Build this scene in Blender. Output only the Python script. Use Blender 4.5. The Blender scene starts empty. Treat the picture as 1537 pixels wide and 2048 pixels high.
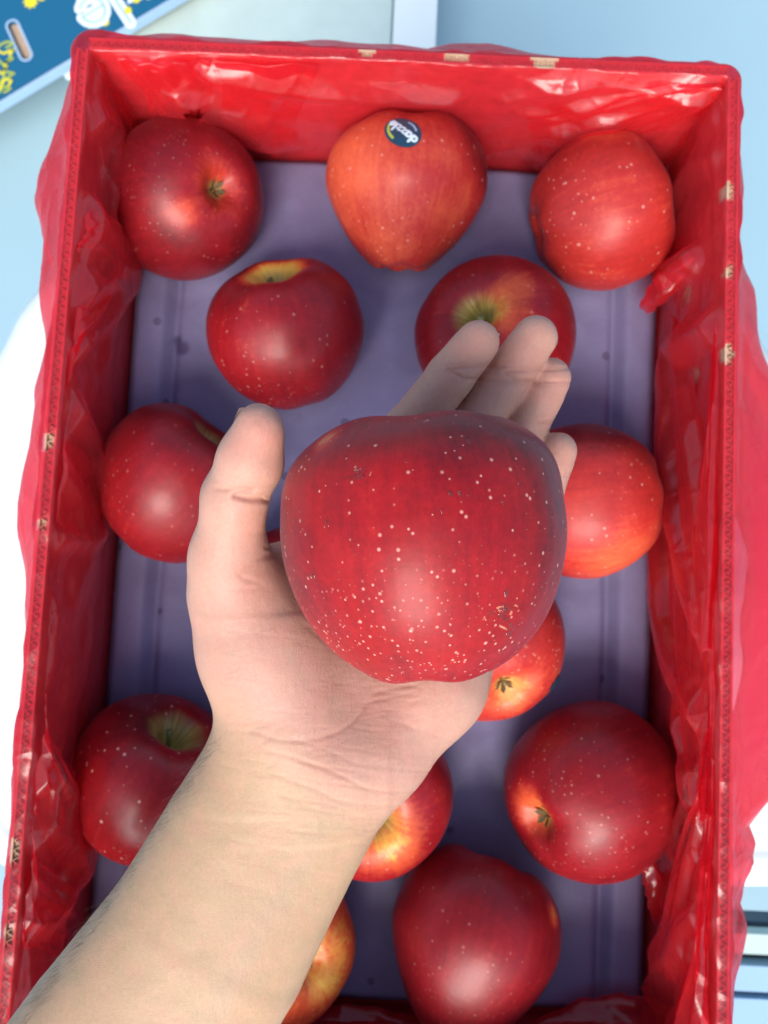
import bpy, math, random
import numpy as np
from mathutils import Vector, Matrix

rng = np.random.default_rng(7)
random.seed(7)
S = bpy.context.scene
COL = S.collection

# ------------------------------------------------------------------ camera
F, CX, CY = 1774.0, 768.5, 1024.0
CAM_H, PITCH, ROLL = 0.49, math.radians(5.2), math.radians(2.7)
cam_d = bpy.data.cameras.new('camera')
cam = bpy.data.objects.new('camera', cam_d)
COL.objects.link(cam)
cam.location = (0, 0, CAM_H)
cam.rotation_euler = (PITCH, 0, ROLL)
cam_d.sensor_fit = 'VERTICAL'
cam_d.sensor_height = 36.0
cam_d.sensor_width = 27.0
cam_d.lens = 36.0 * F / 2048.0
cam_d.clip_start = 0.02
cam_d.clip_end = 50
cam_d.dof.use_dof = True
cam_d.dof.focus_distance = 0.245
cam_d.dof.aperture_fstop = 21.0
S.camera = cam

# ------------------------------------------------------------------ light
SUN_EL, SUN_AZ = math.radians(46), math.radians(188)     # azimuth clockwise from +Y
world = bpy.data.worlds.new('World')
S.world = world
world.use_nodes = True
wn = world.node_tree
bg = wn.nodes['Background']
sky = wn.nodes.new('ShaderNodeTexSky')
sky.sky_type = 'NISHITA'
sky.sun_disc = False
sky.sun_elevation = SUN_EL
sky.sun_rotation = SUN_AZ
sky.air_density = 1.0
sky.dust_density = 2.5
sky.ozone_density = 1.0
wn.links.new(sky.outputs[0], bg.inputs[0])
bg.inputs[1].default_value = 0.13
sun_d = bpy.data.lights.new('sun', 'SUN')
sun = bpy.data.objects.new('sun', sun_d)
COL.objects.link(sun)
sun_d.energy = 2.0
sun_d.angle = math.radians(32)
sun_d.color = (1.0, 0.95, 0.88)
sd = Vector((math.sin(SUN_AZ) * math.cos(SUN_EL), math.cos(SUN_AZ) * math.cos(SUN_EL), math.sin(SUN_EL)))
sun.rotation_euler = sd.to_track_quat('Z', 'Y').to_euler()
sun.location = (0, 0, 3)
S.view_settings.view_transform = 'Standard'
S.view_settings.look = 'None'
S.view_settings.gamma = 1.0
S.view_settings.exposure = 0.98
S.cycles.transparent_max_bounces = 10
S.cycles.max_bounces = 7
S.cycles.use_denoising = True

# ------------------------------------------------------------------ helpers
def _R():
    a, b = PITCH, ROLL
    Rx = np.array([[1, 0, 0], [0, math.cos(a), -math.sin(a)], [0, math.sin(a), math.cos(a)]])
    Rz = np.array([[math.cos(b), -math.sin(b), 0], [math.sin(b), math.cos(b), 0], [0, 0, 1]])
    return Rz @ Rx
RC = _R()
CC = np.array([0, 0, CAM_H])
def ray(x, y): return RC @ np.array([(x - CX) / F, -(y - CY) / F, -1.0])
def atz(x, y, z):
    d = ray(x, y); return CC + d * ((z - CC[2]) / d[2])
def atd(x, y, dep): return CC + ray(x, y) * dep
def camc(x, y, dep): return np.array([(x - CX) / F * dep, -(y - CY) / F * dep, -dep]) * 1000.0   # camera space, mm

def mesh(name, verts, faces, mat=None, parent=None, smooth=True, uv=None):
    me = bpy.data.meshes.new(name)
    verts = np.asarray(verts, dtype=np.float64)
    faces_a = faces
    if isinstance(faces, np.ndarray) and faces.ndim == 2:
        n, k = faces.shape
        me.vertices.add(len(verts)); me.vertices.foreach_set('co', verts.astype(np.float32).ravel())
        me.loops.add(n * k); me.loops.foreach_set('vertex_index', faces.astype(np.int32).ravel())
        me.polygons.add(n)
        me.polygons.foreach_set('loop_start', np.arange(0, n * k, k, dtype=np.int32))
        me.update(calc_edges=True); me.validate()
    else:
        me.from_pydata([tuple(v) for v in verts], [], [tuple(int(i) for i in f) for f in faces_a])
    if smooth:
        me.polygons.foreach_set('use_smooth', np.ones(len(me.polygons), dtype=bool))
    o = bpy.data.objects.new(name, me)
    COL.objects.link(o)
    if mat: me.materials.append(mat)
    if parent: o.parent = parent
    return o

def fattr(o, name, vals):
    a = o.data.attributes.new(name, 'FLOAT', 'POINT')
    a.data.foreach_set('value', np.asarray(vals, dtype=np.float32))
def cattr(o, name, vals):
    a = o.data.attributes.new(name, 'FLOAT_COLOR', 'POINT')
    v = np.ones((len(vals), 4), dtype=np.float32); v[:, :3] = vals
    a.data.foreach_set('color', v.ravel())

def tag(o, label=None, cat=None, group=None, kind=None):
    if label: o['label'] = label
    if cat: o['category'] = cat
    if group: o['group'] = group
    if kind: o['kind'] = kind
    return o
def empty(name, loc=(0, 0, 0)):
    o = bpy.data.objects.new(name, None); COL.objects.link(o); o.location = loc; o.empty_display_size = .01
    return o

def gridfaces(nu, nv, wrap_u=False, wrap_v=False):
    iu = np.arange(nu if wrap_u else nu - 1); iv = np.arange(nv if wrap_v else nv - 1)
    a, b = np.meshgrid(iu, iv, indexing='ij')
    a = a.ravel(); b = b.ravel(); a1 = (a + 1) % nu; b1 = (b + 1) % nv
    return np.stack([a * nv + b, a1 * nv + b, a1 * nv + b1, a * nv + b1], axis=1)

def boxmesh(x0, x1, y0, y1, z0, z1):
    v = [(x, y, z) for x in (x0, x1) for y in (y0, y1) for z in (z0, z1)]
    f = [(0, 1, 3, 2), (4, 6, 7, 5), (0, 4, 5, 1), (2, 3, 7, 6), (0, 2, 6, 4), (1, 5, 7, 3)]
    return v, f

# value noise
_perm = rng.random((64, 64, 64))
def noise3(p):
    p = np.asarray(p); i = np.floor(p).astype(int); f = p - i; f = f * f * (3 - 2 * f); i = i % 64; j = (i + 1) % 64
    def g(a, b, c): return _perm[a, b, c]
    x0, y0, z0 = i[..., 0], i[..., 1], i[..., 2]; x1, y1, z1 = j[..., 0], j[..., 1], j[..., 2]
    fx, fy, fz = f[..., 0], f[..., 1], f[..., 2]
    c00 = g(x0, y0, z0) * (1 - fx) + g(x1, y0, z0) * fx; c10 = g(x0, y1, z0) * (1 - fx) + g(x1, y1, z0) * fx
    c01 = g(x0, y0, z1) * (1 - fx) + g(x1, y0, z1) * fx; c11 = g(x0, y1, z1) * (1 - fx) + g(x1, y1, z1) * fx
    return ((c00 * (1 - fy) + c10 * fy) * (1 - fz) + (c01 * (1 - fy) + c11 * fy) * fz) * 2 - 1
def fbm(p, o=4):
    r = 0; a = 1; p = np.asarray(p, dtype=float)
    for k in range(o):
        r = r + a * noise3(p); p = p * 2.03 + 11.3; a *= .5
    return r / 1.8
def sstep(a, b, x):
    t = np.clip((x - a) / (b - a), 0, 1); return t * t * (3 - 2 * t)

# ------------------------------------------------------------------ materials
class M:
    def __init__(s, name):
        s.m = bpy.data.materials.new(name); s.m.use_nodes = True
        s.t = s.m.node_tree; s.b = s.t.nodes['Principled BSDF']; s.out = s.t.nodes['Material Output']
    def n(s, typ, **kw):
        nd = s.t.nodes.new(typ)
        for k, v in kw.items():
            if k.startswith('_'): nd.inputs[k[1:].replace('_', ' ')].default_value = v
            else: setattr(nd, k, v)
        return nd
    def l(s, a, b): s.t.links.new(a, b)
    def set(s, **kw):
        for k, v in kw.items(): s.b.inputs[k.replace('_', ' ')].default_value = v
        return s
    def attr(s, name): return s.n('ShaderNodeAttribute', attribute_name=name)
    def coord(s, kind='Object', scale=None):
        c = s.n('ShaderNodeTexCoord').outputs[kind]
        if scale:
            mp = s.n('ShaderNodeMapping'); mp.inputs['Scale'].default_value = scale; s.l(c, mp.inputs[0]); return mp.outputs[0]
        return c
    def noise(s, vec, scale, detail=4, rough=.55):
        nd = s.n('ShaderNodeTexNoise'); nd.inputs['Scale'].default_value = scale; nd.inputs['Detail'].default_value = detail
        nd.inputs['Roughness'].default_value = rough; s.l(vec, nd.inputs['Vector']); return nd.outputs['Fac']
    def ramp(s, fac, stops):
        r = s.n('ShaderNodeValToRGB'); e = r.color_ramp.elements
        while len(e) < len(stops): e.new(.5)
        for i, (p, c) in enumerate(stops):
            e[i].position = p; e[i].color = c if len(c) == 4 else (*c, 1)
        s.l(fac, r.inputs[0]); return r.outputs[0]
    def math(s, op, a, b=None, clamp=False):
        nd = s.n('ShaderNodeMath', operation=op, use_clamp=clamp)
        for i, v in enumerate((a, b)):
            if v is None: continue
            if isinstance(v, (int, float)): nd.inputs[i].default_value = v
            else: s.l(v, nd.inputs[i])
        return nd.outputs[0]
    def mix(s, fac, a, b, mode='MIX'):
        nd = s.n('ShaderNodeMix', data_type='RGBA', blend_type=mode)
        for idx, v in ((0, fac), (6, a), (7, b)):
            if isinstance(v, (int, float)): nd.inputs[idx].default_value = v
            elif isinstance(v, tuple): nd.inputs[idx].default_value = (*v, 1) if len(v) == 3 else v
            else: s.l(v, nd.inputs[idx])
        return nd.outputs[2]
    def bump(s, h, strength, dist=.001, prev=None):
        b = s.n('ShaderNodeBump'); b.inputs['Strength'].default_value = strength; b.inputs['Distance'].default_value = dist
        s.l(h, b.inputs['Height'])
        if prev: s.l(prev, b.inputs['Normal'])
        s.l(b.outputs[0], s.b.inputs['Normal']); return b.outputs[0]

def simple(name, col, rough=.6, var=.12, scale=30, bump=.0, spec=.5):
    m = M(name); c = m.coord()
    f = m.noise(c, scale, 5)
    m.l(m.ramp(f, [(.25, tuple(x * (1 - var) for x in col)), (.75, tuple(min(1, x * (1 + var)) for x in col))]), m.b.inputs['Base Color'])
    m.set(Roughness=rough); m.b.inputs['Specular IOR Level'].default_value = spec
    if bump: m.bump(m.noise(c, scale * 8, 4), bump, .0005)
    return m.m

MAT = {}
MAT['floor'] = simple('floor_paint', (.275, .43, .50), .55, .05, 3, .1)
MAT['white'] = simple('white_plastic', (.64, .74, .745), .38, .02, 5)
MAT['pale_green'] = simple('pale_green_board', (.44, .56, .53), .7, .07, 22, .1)
MAT['blue'] = simple('blue_card', (.003, .098, .20), .5, .05, 6)
MAT['print_white'] = simple('print_white', (.62, .75, .82), .5, .02, 40)
MAT['print_pale'] = simple('print_pale', (.30, .45, .62), .5, .02, 40)
MAT['print_yellow'] = simple('print_yellow', (.68, .62, .02), .5, .08, 60)
MAT['print_lime'] = simple('print_lime', (.34, .42, .06), .5, .08, 60)
MAT['kraft'] = simple('kraft_card', (.50, .35, .24), .85, .18, 160, .25, .2)
MAT['kraft_pale'] = simple('kraft_card_pale', (.42, .31, .22), .85, .12, 160, .2, .2)
MAT['dark_gap'] = simple('gap_shade_dark', (.07, .10, .125), .8, .1, 30)  # dark tone standing in for shade between bench slats; bench legs share it
MAT['slat'] = simple('pale_blue_slat', (.27, .43, .60), .5, .06, 9)
MAT['nail'] = simple('nail', (.68, .52, .46), .3, .03, 60)
MAT['hair'] = simple('hair', (.10, .06, .04), .5, .1, 60)
MAT['sticker'] = simple('sticker_blue', (.012, .05, .09), .35, .15, 200)
MAT['sepal'] = simple('dried_sepal', (.10, .075, .03), .9, .5, 900, .5)
MAT['stem'] = simple('apple_stem', (.16, .17, .05), .8, .4, 600, .5)

def skin_mat():
    m = M('skin'); c = m.coord(scale=(1, 1, 1))
    a = m.attr('tint')
    n1 = m.noise(c, 140, 5, .6)
    mott = m.mix(m.math('MULTIPLY', m.ramp(n1, [(.35, (0, 0, 0)), (.7, (1, 1, 1))]), .20), a.outputs['Color'], (.72, .30, .24))
    n2 = m.noise(c, 900, 3, .6)
    col = m.mix(.20, mott, m.ramp(n2, [(.3, (.62, .5, .45)), (.7, (1, 1, 1))]), 'MULTIPLY')
    m.l(col, m.b.inputs['Base Color'])
    m.set(Roughness=.52); m.b.inputs['Subsurface Weight'].default_value = .28
    m.b.inputs['Subsurface Radius'].default_value = (1.0, .35, .2); m.b.inputs['Subsurface Scale'].default_value = .004
    m.b.inputs['Specular IOR Level'].default_value = .35
    # fine criss-cross skin lines
    mp = m.n('ShaderNodeMapping'); mp.inputs['Rotation'].default_value = (0, 0, math.radians(-32)); mp.inputs['Scale'].default_value = (900, 2600, 1200)
    m.l(m.n('ShaderNodeTexCoord').outputs['Object'], mp.inputs[0])
    v = m.n('ShaderNodeTexVoronoi', feature='DISTANCE_TO_EDGE'); v.inputs['Scale'].default_value = 1.0; m.l(mp.outputs[0], v.inputs['Vector'])
    h = m.math('MINIMUM', v.outputs['Distance'], .25)
    b1 = m.bump(h, .22, .0005)
    wv = m.noise(m.coord(scale=(260, 90, 200)), 1.0, 5, .65)
    m.bump(wv, .25, .0012, b1)
    return m.m
MAT['skin'] = skin_mat()

def film_mat():
    m = M('red_film'); c = m.coord()
    tr = m.n('ShaderNodeBsdfTransparent'); tr.inputs[0].default_value = (.97, .22, .30, 1)
    tl = m.n('ShaderNodeBsdfTranslucent'); tl.inputs[0].default_value = (1.0, .09, .19, 1)
    m.b.inputs['Base Color'].default_value = (.88, .06, .08, 1)
    m.set(Roughness=.40); m.b.inputs['Specular IOR Level'].default_value = .15
    hh = m.math('MULTIPLY', m.noise(c, 150, 2, .5), .16)
    wp = m.n('ShaderNodeTexNoise'); wp.inputs['Scale'].default_value = 14; wp.inputs['Detail'].default_value = 2; m.l(c, wp.inputs['Vector'])
    wa = m.n('ShaderNodeVectorMath', operation='SCALE'); m.l(wp.outputs['Color'], wa.inputs[0]); wa.inputs['Scale'].default_value = .03
    wb = m.n('ShaderNodeVectorMath', operation='ADD'); m.l(c, wb.inputs[0]); m.l(wa.outputs[0], wb.inputs[1])
    for sc_, am_, th_ in ((24, .8, .10), (52, .45, .12)):
        vo = m.n('ShaderNodeTexVoronoi', feature='DISTANCE_TO_EDGE'); vo.inputs['Scale'].default_value = sc_; m.l(wb.outputs[0], vo.inputs['Vector'])
        rdg = m.math('SUBTRACT', 1.0, m.math('DIVIDE', vo.outputs['Distance'], th_), True)
        tilt = m.n('ShaderNodeTexVoronoi'); tilt.inputs['Scale'].default_value = sc_; m.l(wb.outputs[0], tilt.inputs['Vector'])
        hh = m.math('ADD', hh, m.math('MULTIPLY', rdg, am_ * .35))
        hh = m.math('ADD', hh, m.math('MULTIPLY', tilt.outputs['Distance'], am_))
    nb = m.bump(hh, .50, .0022)
    m.l(nb, tl.inputs['Normal'])
    lw = m.n('ShaderNodeLayerWeight'); lw.inputs['Blend'].default_value = .5; m.l(nb, lw.inputs['Normal'])
    fc = lw.outputs['Facing']
    m1 = m.n('ShaderNodeMixShader'); m1.inputs[0].default_value = .36
    m.l(m.b.outputs[0], m1.inputs[1]); m.l(tl.outputs[0], m1.inputs[2])
    m2 = m.n('ShaderNodeMixShader')
    m.l(m.math('ADD', m.math('MULTIPLY', m.math('POWER', fc, 2.5), .48), .20), m2.inputs[0])
    m.l(tr.outputs[0], m2.inputs[1]); m.l(m1.outputs[0], m2.inputs[2])
    gl = m.n('ShaderNodeBsdfGlossy'); gl.inputs['Roughness'].default_value = .24; gl.inputs[0].default_value = (1, 1, 1, 1); m.l(nb, gl.inputs['Normal'])
    m3 = m.n('ShaderNodeMixShader'); m.l(m.math('ADD', m.math('MULTIPLY', m.math('POWER', fc, 3.0), .16), .035), m3.inputs[0])
    m.l(m2.outputs[0], m3.inputs[1]); m.l(gl.outputs[0], m3.inputs[2])
    m.l(m3.outputs[0], m.out.inputs[0])
    return m.m
MAT['film'] = film_mat()

def tray_mat():
    m = M('purple_pulp'); c = m.coord()
    n1 = m.noise(c, 18, 5, .6); n2 = m.noise(c, 420, 4, .6)
    base = m.ramp(n1, [(.3, (.16, .14, .25)), (.7, (.215, .20, .36))])
    v = m.n('ShaderNodeTexVoronoi'); v.inputs['Scale'].default_value = 34; v.inputs['Randomness'].default_value = 1; m.l(c, v.inputs['Vector'])
    sp = m.math('MULTIPLY', m.math('LESS_THAN', v.outputs['Distance'], .085), .55)
    base = m.mix(sp, base, (.05, .035, .09))
    base = m.mix(.3, base, m.ramp(n2, [(.3, (.75, .75, .78)), (.7, (1, 1, 1))]), 'MULTIPLY')
    st = m.attr('stain')
    base = m.mix(st.outputs['Fac'], base, (.05, .035, .10))
    m.l(base, m.b.inputs['Base Color']); m.set(Roughness=.55); m.b.inputs['Specular IOR Level'].default_value = .4
    m.bump(m.noise(c, 300, 5, .6), .15, .0006)
    return m.m
MAT['tray'] = tray_mat()

def glass_mat():
    m = M('water'); m.t.nodes.remove(m.b)
    tr = m.n('ShaderNodeBsdfTransparent'); tr.inputs[0].default_value = (.93, .90, .90, 1)
    gl = m.n('ShaderNodeBsdfGlossy'); gl.inputs['Roughness'].default_value = .04
    lw = m.n('ShaderNodeLayerWeight'); lw.inputs['Blend'].default_value = .5
    mx = m.n('ShaderNodeMixShader'); m.l(m.math('ADD', m.math('MULTIPLY', m.math('POWER', lw.outputs['Facing'], 4.0), .35), .03), mx.inputs[0])
    m.l(tr.outputs[0], mx.inputs[1]); m.l(gl.outputs[0], mx.inputs[2]); m.l(mx.outputs[0], m.out.inputs[0]); return m.m
MAT['water'] = glass_mat()

def apple_mat(name, dark, red, glow, yellow, gloss=.28, lent=.7, lscale=1.0, held=False):
    """'ripe' attribute: 0 deepest red .. .5 red .. .8 orange .. 1 yellow; 'pol': 0 stem .. 1 calyx"""
    m = M(name); c = m.coord()
    rp = m.attr('ripe_shade').outputs['Fac']; pol = m.attr('pol').outputs['Fac']
    uvw = m.attr('lon'); cb = uvw.outputs['Vector']
    st = m.n('ShaderNodeTexNoise'); st.inputs['Scale'].default_value = 1.0; st.inputs['Detail'].default_value = 5; st.inputs['Roughness'].default_value = .65
    m.l(cb, st.inputs['Vector'])
    n1 = m.noise(c, 55, 5, .6)
    f = m.math('ADD', rp, m.math('MULTIPLY', m.math('SUBTRACT', st.outputs['Fac'], .5), .30))
    f = m.math('ADD', f, m.math('MULTIPLY', m.math('SUBTRACT', n1, .5), .22))
    n5 = m.noise(c, 380, 4, .7); f = m.math('ADD', f, m.math('MULTIPLY', m.math('SUBTRACT', n5, .5), .30))
    col = m.ramp(f, [(.0, dark), (.40, red), (.72, glow), (.97, yellow)])
    fn = m.noise(c, 1000 if held else 1500, 4, .75)
    col = m.mix(.5 if held else .2, col, m.ramp(fn, [(.3, (.62, .5, .5)), (.72, (1.0, 1.0, 1.0))]), 'MULTIPLY')
    # lenticels: sparse and larger near the stem, small and dense near the calyx
    spots = None
    for sc, thr, lo, hi in (((360 if held else 220) * lscale, .165 if held else .135, -1, .66), ((540 if held else 340) * lscale, .20 if held else .16, .50, 2)):
        v = m.n('ShaderNodeTexVoronoi'); v.inputs['Scale'].default_value = sc; v.inputs['Randomness'].default_value = 1.0; m.l(c, v.inputs['Vector'])
        thrv = m.math('MULTIPLY', m.math('ADD', m.n('ShaderNodeSeparateColor').outputs[0], 0) if False else thr, 1.0)
        sep = m.n('ShaderNodeSeparateColor'); m.l(v.outputs['Color'], sep.inputs[0])
        tv = m.math('MULTIPLY', m.math('ADD', m.math('MULTIPLY', sep.outputs[0], 1.3), .25), thr)
        d = m.math('SUBTRACT', 1.0, m.math('DIVIDE', v.outputs['Distance'], tv), True)
        d = m.math('MULTIPLY', d, 1.5 if held else 1.9, True)
        mk = m.n('ShaderNodeMapRange', interpolation_type='SMOOTHSTEP')
        mk.inputs[1].default_value = lo; mk.inputs[2].default_value = lo + .16
        m.l(pol, mk.inputs[0])
        mk2 = m.n('ShaderNodeMapRange', interpolation_type='SMOOTHSTEP'); mk2.inputs[1].default_value = hi; mk2.inputs[2].default_value = hi + .12
        mk2.inputs[3].default_value = 1; mk2.inputs[4].default_value = 0; m.l(pol, mk2.inputs[0])
        d = m.math('MULTIPLY', m.math('MULTIPLY', d, mk.outputs[0]), mk2.outputs[0])
        spots = d if spots is None else m.math('MAXIMUM', spots, d)
    col = m.mix(m.math('MULTIPLY', spots, lent), col, (.80, .44, .35))
    cav = m.attr('cav').outputs['Fac']
    col = m.mix(cav, col, m.ramp(st.outputs['Fac'], [(.35, (.22, .19, .04)), (.65, (.58, .46, .12))]))
    m.l(col, m.b.inputs['Base Color'])
    m.b.inputs['Roughness'].default_value = gloss
    rr = m.math('ADD', m.math('MULTIPLY', n1, .16), gloss + .04)
    m.l(rr, m.b.inputs['Roughness'])
    m.b.inputs['Specular IOR Level'].default_value = .26 if held else .36
    m.b.inputs['Coat Weight'].default_value = .06; m.b.inputs['Coat Roughness'].default_value = .18
    m.b.inputs['Subsurface Weight'].default_value = .02; m.b.inputs['Subsurface Radius'].default_value = (1, .25, .1); m.b.inputs['Subsurface Scale'].default_value = .003
    m.b.inputs['Sheen Weight'].default_value = (.08 if held else .02); m.b.inputs['Sheen Roughness'].default_value = .35; m.b.inputs['Sheen Tint'].default_value = (.78, .72, .95, 1)
    hb = m.math('ADD', m.math('MULTIPLY', fn, .12), m.math('MULTIPLY', spots, .25))
    b1 = m.bump(hb, .25, .0006)
    m.bump(m.noise(c, 120, 3, .5), .10, .002, b1)
    return m.m

# ------------------------------------------------------------------ setting: floor, table, stool, slatted bench
FLOOR_Z = -0.76
v, f = boxmesh(-6, 6, -6, 6, FLOOR_Z - .05, FLOOR_Z)
tag(mesh('floor', v, f, MAT['floor'], smooth=False), kind='structure')

def cr_closed(pts, n):
    pts = np.asarray(pts, float); N = len(pts); out = []
    for i in range(N):
        p0, p1, p2, p3 = pts[i - 1], pts[i], pts[(i + 1) % N], pts[(i + 2) % N]
        for k in range(n):
            t = k / n
            out.append(.5 * ((2 * p1) + (-p0 + p2) * t + (2 * p0 - 5 * p1 + 4 * p2 - p3) * t * t + (-p0 + 3 * p1 - 3 * p2 + p3) * t ** 3))
    return np.array(out)

TZ = -0.008
def slab(name, outline, z_top, edge_r, thick, mat, parent):
    c = outline.mean(0)
    nrm = np.roll(outline, -1, 0) - np.roll(outline, 1, 0); nrm = np.stack([nrm[:, 1], -nrm[:, 0]], 1); nrm /= np.linalg.norm(nrm, axis=1)[:, None]
    if ((outline - c) * nrm).sum() < 0: nrm = -nrm
    rings = []
    prof = [(-.050, 0), (-.012 - edge_r, 0), (-.010 - edge_r, -.0012), (-.006 - edge_r, -.0012), (-.004 - edge_r, 0)]
    for k in range(9):
        a = math.pi / 2 * k / 8; prof.append((-edge_r + edge_r * math.sin(a), -edge_r + edge_r * math.cos(a)))
    prof += [(0, -thick), (-.004, -thick - .003), (-.03, -thick - .003)]
    V = []
    for off, dz in prof:
        p = outline + nrm * off if off > -.05 else c + (outline - c) * .80
        V.append(np.column_stack([p, np.full(len(p), z_top + dz)]))
    n = len(outline); V = np.concatenate(V)
    fc = gridfaces(len(prof), n, wrap_v=True).tolist()
    V = np.concatenate([V, [[c[0], c[1], z_top]]]); ci = len(V) - 1
    for i in range(n): fc.append((i, (i + 1) % n, ci))
    return mesh(name, V, fc, mat, parent)
opx = [(775, 150), (400, 240), (81, 544), (-10, 680), (-90, 860), (-130, 1100), (-130, 1400), (-90, 1640), (20, 1760), (300, 1790), (800, 1790),
       (1300, 1785), (1640, 1776), (1730, 1640), (1690, 1400), (1680, 1100), (1635, 860), (1546, 680), (1482, 588), (1160, 240)]
outl = cr_closed([atz(x, y, TZ)[:2] for x, y in opx], 12)
table = empty('round_table', (0, 0, FLOOR_Z))
tag(table, 'white plastic table with rounded top under the red lined apple carton', 'table')
tt = slab('table_top', outl, TZ, .016, .03, MAT['white'], table); tt.location = (0, 0, -FLOOR_Z)
def tube(pts, rad, n=12):
    pts = np.asarray(pts, float); V = []
    rad = np.broadcast_to(rad, (len(pts),))
    for i, p in enumerate(pts):
        t = pts[min(i + 1, len(pts) - 1)] - pts[max(i - 1, 0)]; t /= np.linalg.norm(t)
        a = np.cross(t, [0, 0, 1] if abs(t[2]) < .9 else [1, 0, 0]); a /= np.linalg.norm(a); b = np.cross(t, a)
        for k in range(n):
            an = 2 * math.pi * k / n; V.append(p + rad[i] * (a * math.cos(an) + b * math.sin(an)))
    fc = gridfaces(len(pts), n, wrap_v=True).tolist()
    fc.append(tuple(range(n))); fc.append(tuple((len(pts) - 1) * n + k for k in range(n))[::-1])
    return V, fc
for sx, sy in ((-.13, .13), (.13, .13), (-.13, -.12), (.13, -.12)):
    v, f = tube([(sx * 1.35, sy * 1.35, 0), (sx, sy, -FLOOR_Z + TZ - .02)], .016)
    mesh('leg', v, f, MAT['white'], table)

# pale framed stool beyond the table
SZ = -0.64
def rectpx(x0, x1, y0, y1, z):
    a = atz(x0, y0, z); b = atz(x1, y1, z); return sorted((a[0], b[0])), sorted((a[1], b[1]))
(sx0, sx1), (sy0, sy1) = rectpx(118, 890, 134, -330, SZ)
stool = empty('step_stool', ((sx0 + sx1) / 2, (sy0 + sy1) / 2, FLOOR_Z))
tag(stool, 'pale green topped stool with white frame standing on the floor beyond the carton', 'stool')
w, h = (sx1 - sx0) / 2, (sy1 - sy0) / 2; zt = SZ - FLOOR_Z
fr = .058
for nm, (x0, x1, y0, y1) in (('frame_rail', (w - fr, w, -h, h)), ('frame_rail', (-w, -w + fr, -h, h)), ('frame_rail', (-w + fr + .001, w - fr - .001, -h, -h + .03)), ('frame_rail', (-w + fr + .001, w - fr - .001, h - .03, h))):
    v, f = boxmesh(x0, x1, y0, y1, zt - .03, zt); mesh(nm, v, f, MAT['white'], stool, False)
v, f = boxmesh(-w + fr + .003, w - fr - .003, -h + .033, h - .033, zt - .028, zt - .008); mesh('seat_board', v, f, MAT['pale_green'], stool, False)
for a in (-1, 1):
    for b in (-1, 1):
        v, f = boxmesh(a * (w - .02) - .015, a * (w - .02) + .015, b * (h - .02) - .012, b * (h - .02) + .012, 0, zt - .031); mesh('leg', v, f, MAT['white'], stool, False)

# slatted bench at the near right
bz = -.30
bench = empty('slatted_bench', tuple(atz(1700, 1980, FLOOR_Z)))
tag(bench, 'pale blue slatted bench with dark gaps low beside the near right end of the table', 'bench')
bo = np.array(bench.location)
xr0, xr1 = atz(1340, 1950, bz)[0], atz(2400, 1950, bz)[0]
ys = [(1868, 1908, MAT['pale_green']), (1932, 1983, MAT['slat']), (1998, 2090, MAT['slat']), (2105, 2190, MAT['slat'])]
for y0, y1, mt in ys:
    a, b = atz(1500, y0, bz)[1], atz(1500, y1, bz)[1]
    v, f = boxmesh(xr0 - bo[0], xr1 - bo[0], b - bo[1], a - bo[1], bz - .018 - bo[2], bz - bo[2]); mesh('slat', v, f, mt, bench, False)
a, b = atz(1500, 1860, bz)[1], atz(1500, 2200, bz)[1]
v, f = boxmesh(xr0 - bo[0] + .01, xr1 - bo[0] - .01, b - bo[1], a - bo[1], bz - .05 - bo[2], bz - .022 - bo[2]); mesh('gap_shade_board', v, f, MAT['dark_gap'], bench, False)  # added dark sheet: paints the shade seen in the gaps between slats
for lx in (xr0 + .03, xr1 - .03):
    v, f = boxmesh(lx - .015 - bo[0], lx + .015 - bo[0], b - bo[1] + .005, a - bo[1] - .005, 0, bz - .051 - bo[2]); mesh('leg', v, f, MAT['dark_gap'], bench, False)

# ------------------------------------------------------------------ stroke lettering
def ribbon(pts, wd, closed=False, round_cap=True):
    """2D polyline to a flat ribbon (quads + cap fans); returns verts2d, faces"""
    p = np.asarray(pts, float); n = len(p)
    t = np.zeros_like(p)
    for i in range(n):
        a = p[(i - 1) % n] if (closed or i > 0) else p[i]; b = p[(i + 1) % n] if (closed or i < n - 1) else p[i]
        d = b - a; t[i] = d / (np.linalg.norm(d) + 1e-9)
    nr = np.stack([-t[:, 1], t[:, 0]], 1)
    V = np.concatenate([p + nr * wd / 2, p - nr * wd / 2]).tolist(); Fc = []
    for i in range(n if closed else n - 1):
        j = (i + 1) % n; Fc.append((i, j, n + j, n + i))
    if round_cap and not closed:
        for e, sgn in ((0, -1), (n - 1, 1)):
            base = len(V); c = p[e]; a0 = math.atan2(nr[e][1], nr[e][0]); 
            ring = []
            for k in range(1, 6):
                an = a0 - sgn * math.pi * k / 6; V.append([c[0] + wd / 2 * math.cos(an), c[1] + wd / 2 * math.sin(an)]); ring.append(base + k - 1)
            Fc.append(tuple([e] + ring + [n + e]))
    return V, Fc
def arc(cx, cy, rx, ry, a0, a1, n=14):
    return [(cx + rx * math.cos(math.radians(a0 + (a1 - a0) * k / n)), cy + ry * math.sin(math.radians(a0 + (a1 - a0) * k / n))) for k in range(n + 1)]
GL = {  # strokes in a unit box, x advance last
    'd': ([arc(.32, .3, .27, .29, 30, 390), [(.60, .02), (.60, 1.0)]], .82),
    'a': ([arc(.32, .3, .27, .29, 30, 390), [(.60, .02), (.60, .58)]], .80),
    'z': ([[(.08, .58), (.52, .58), (.08, .03), (.56, .03)]], .68),
    'l': ([[(.14, 1.0), (.14, .1), (.24, .02)]], .36),
    'e': ([[(.06, .32), (.60, .32)], arc(.33, .3, .27, .29, 5, 320)], .72)}
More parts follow.
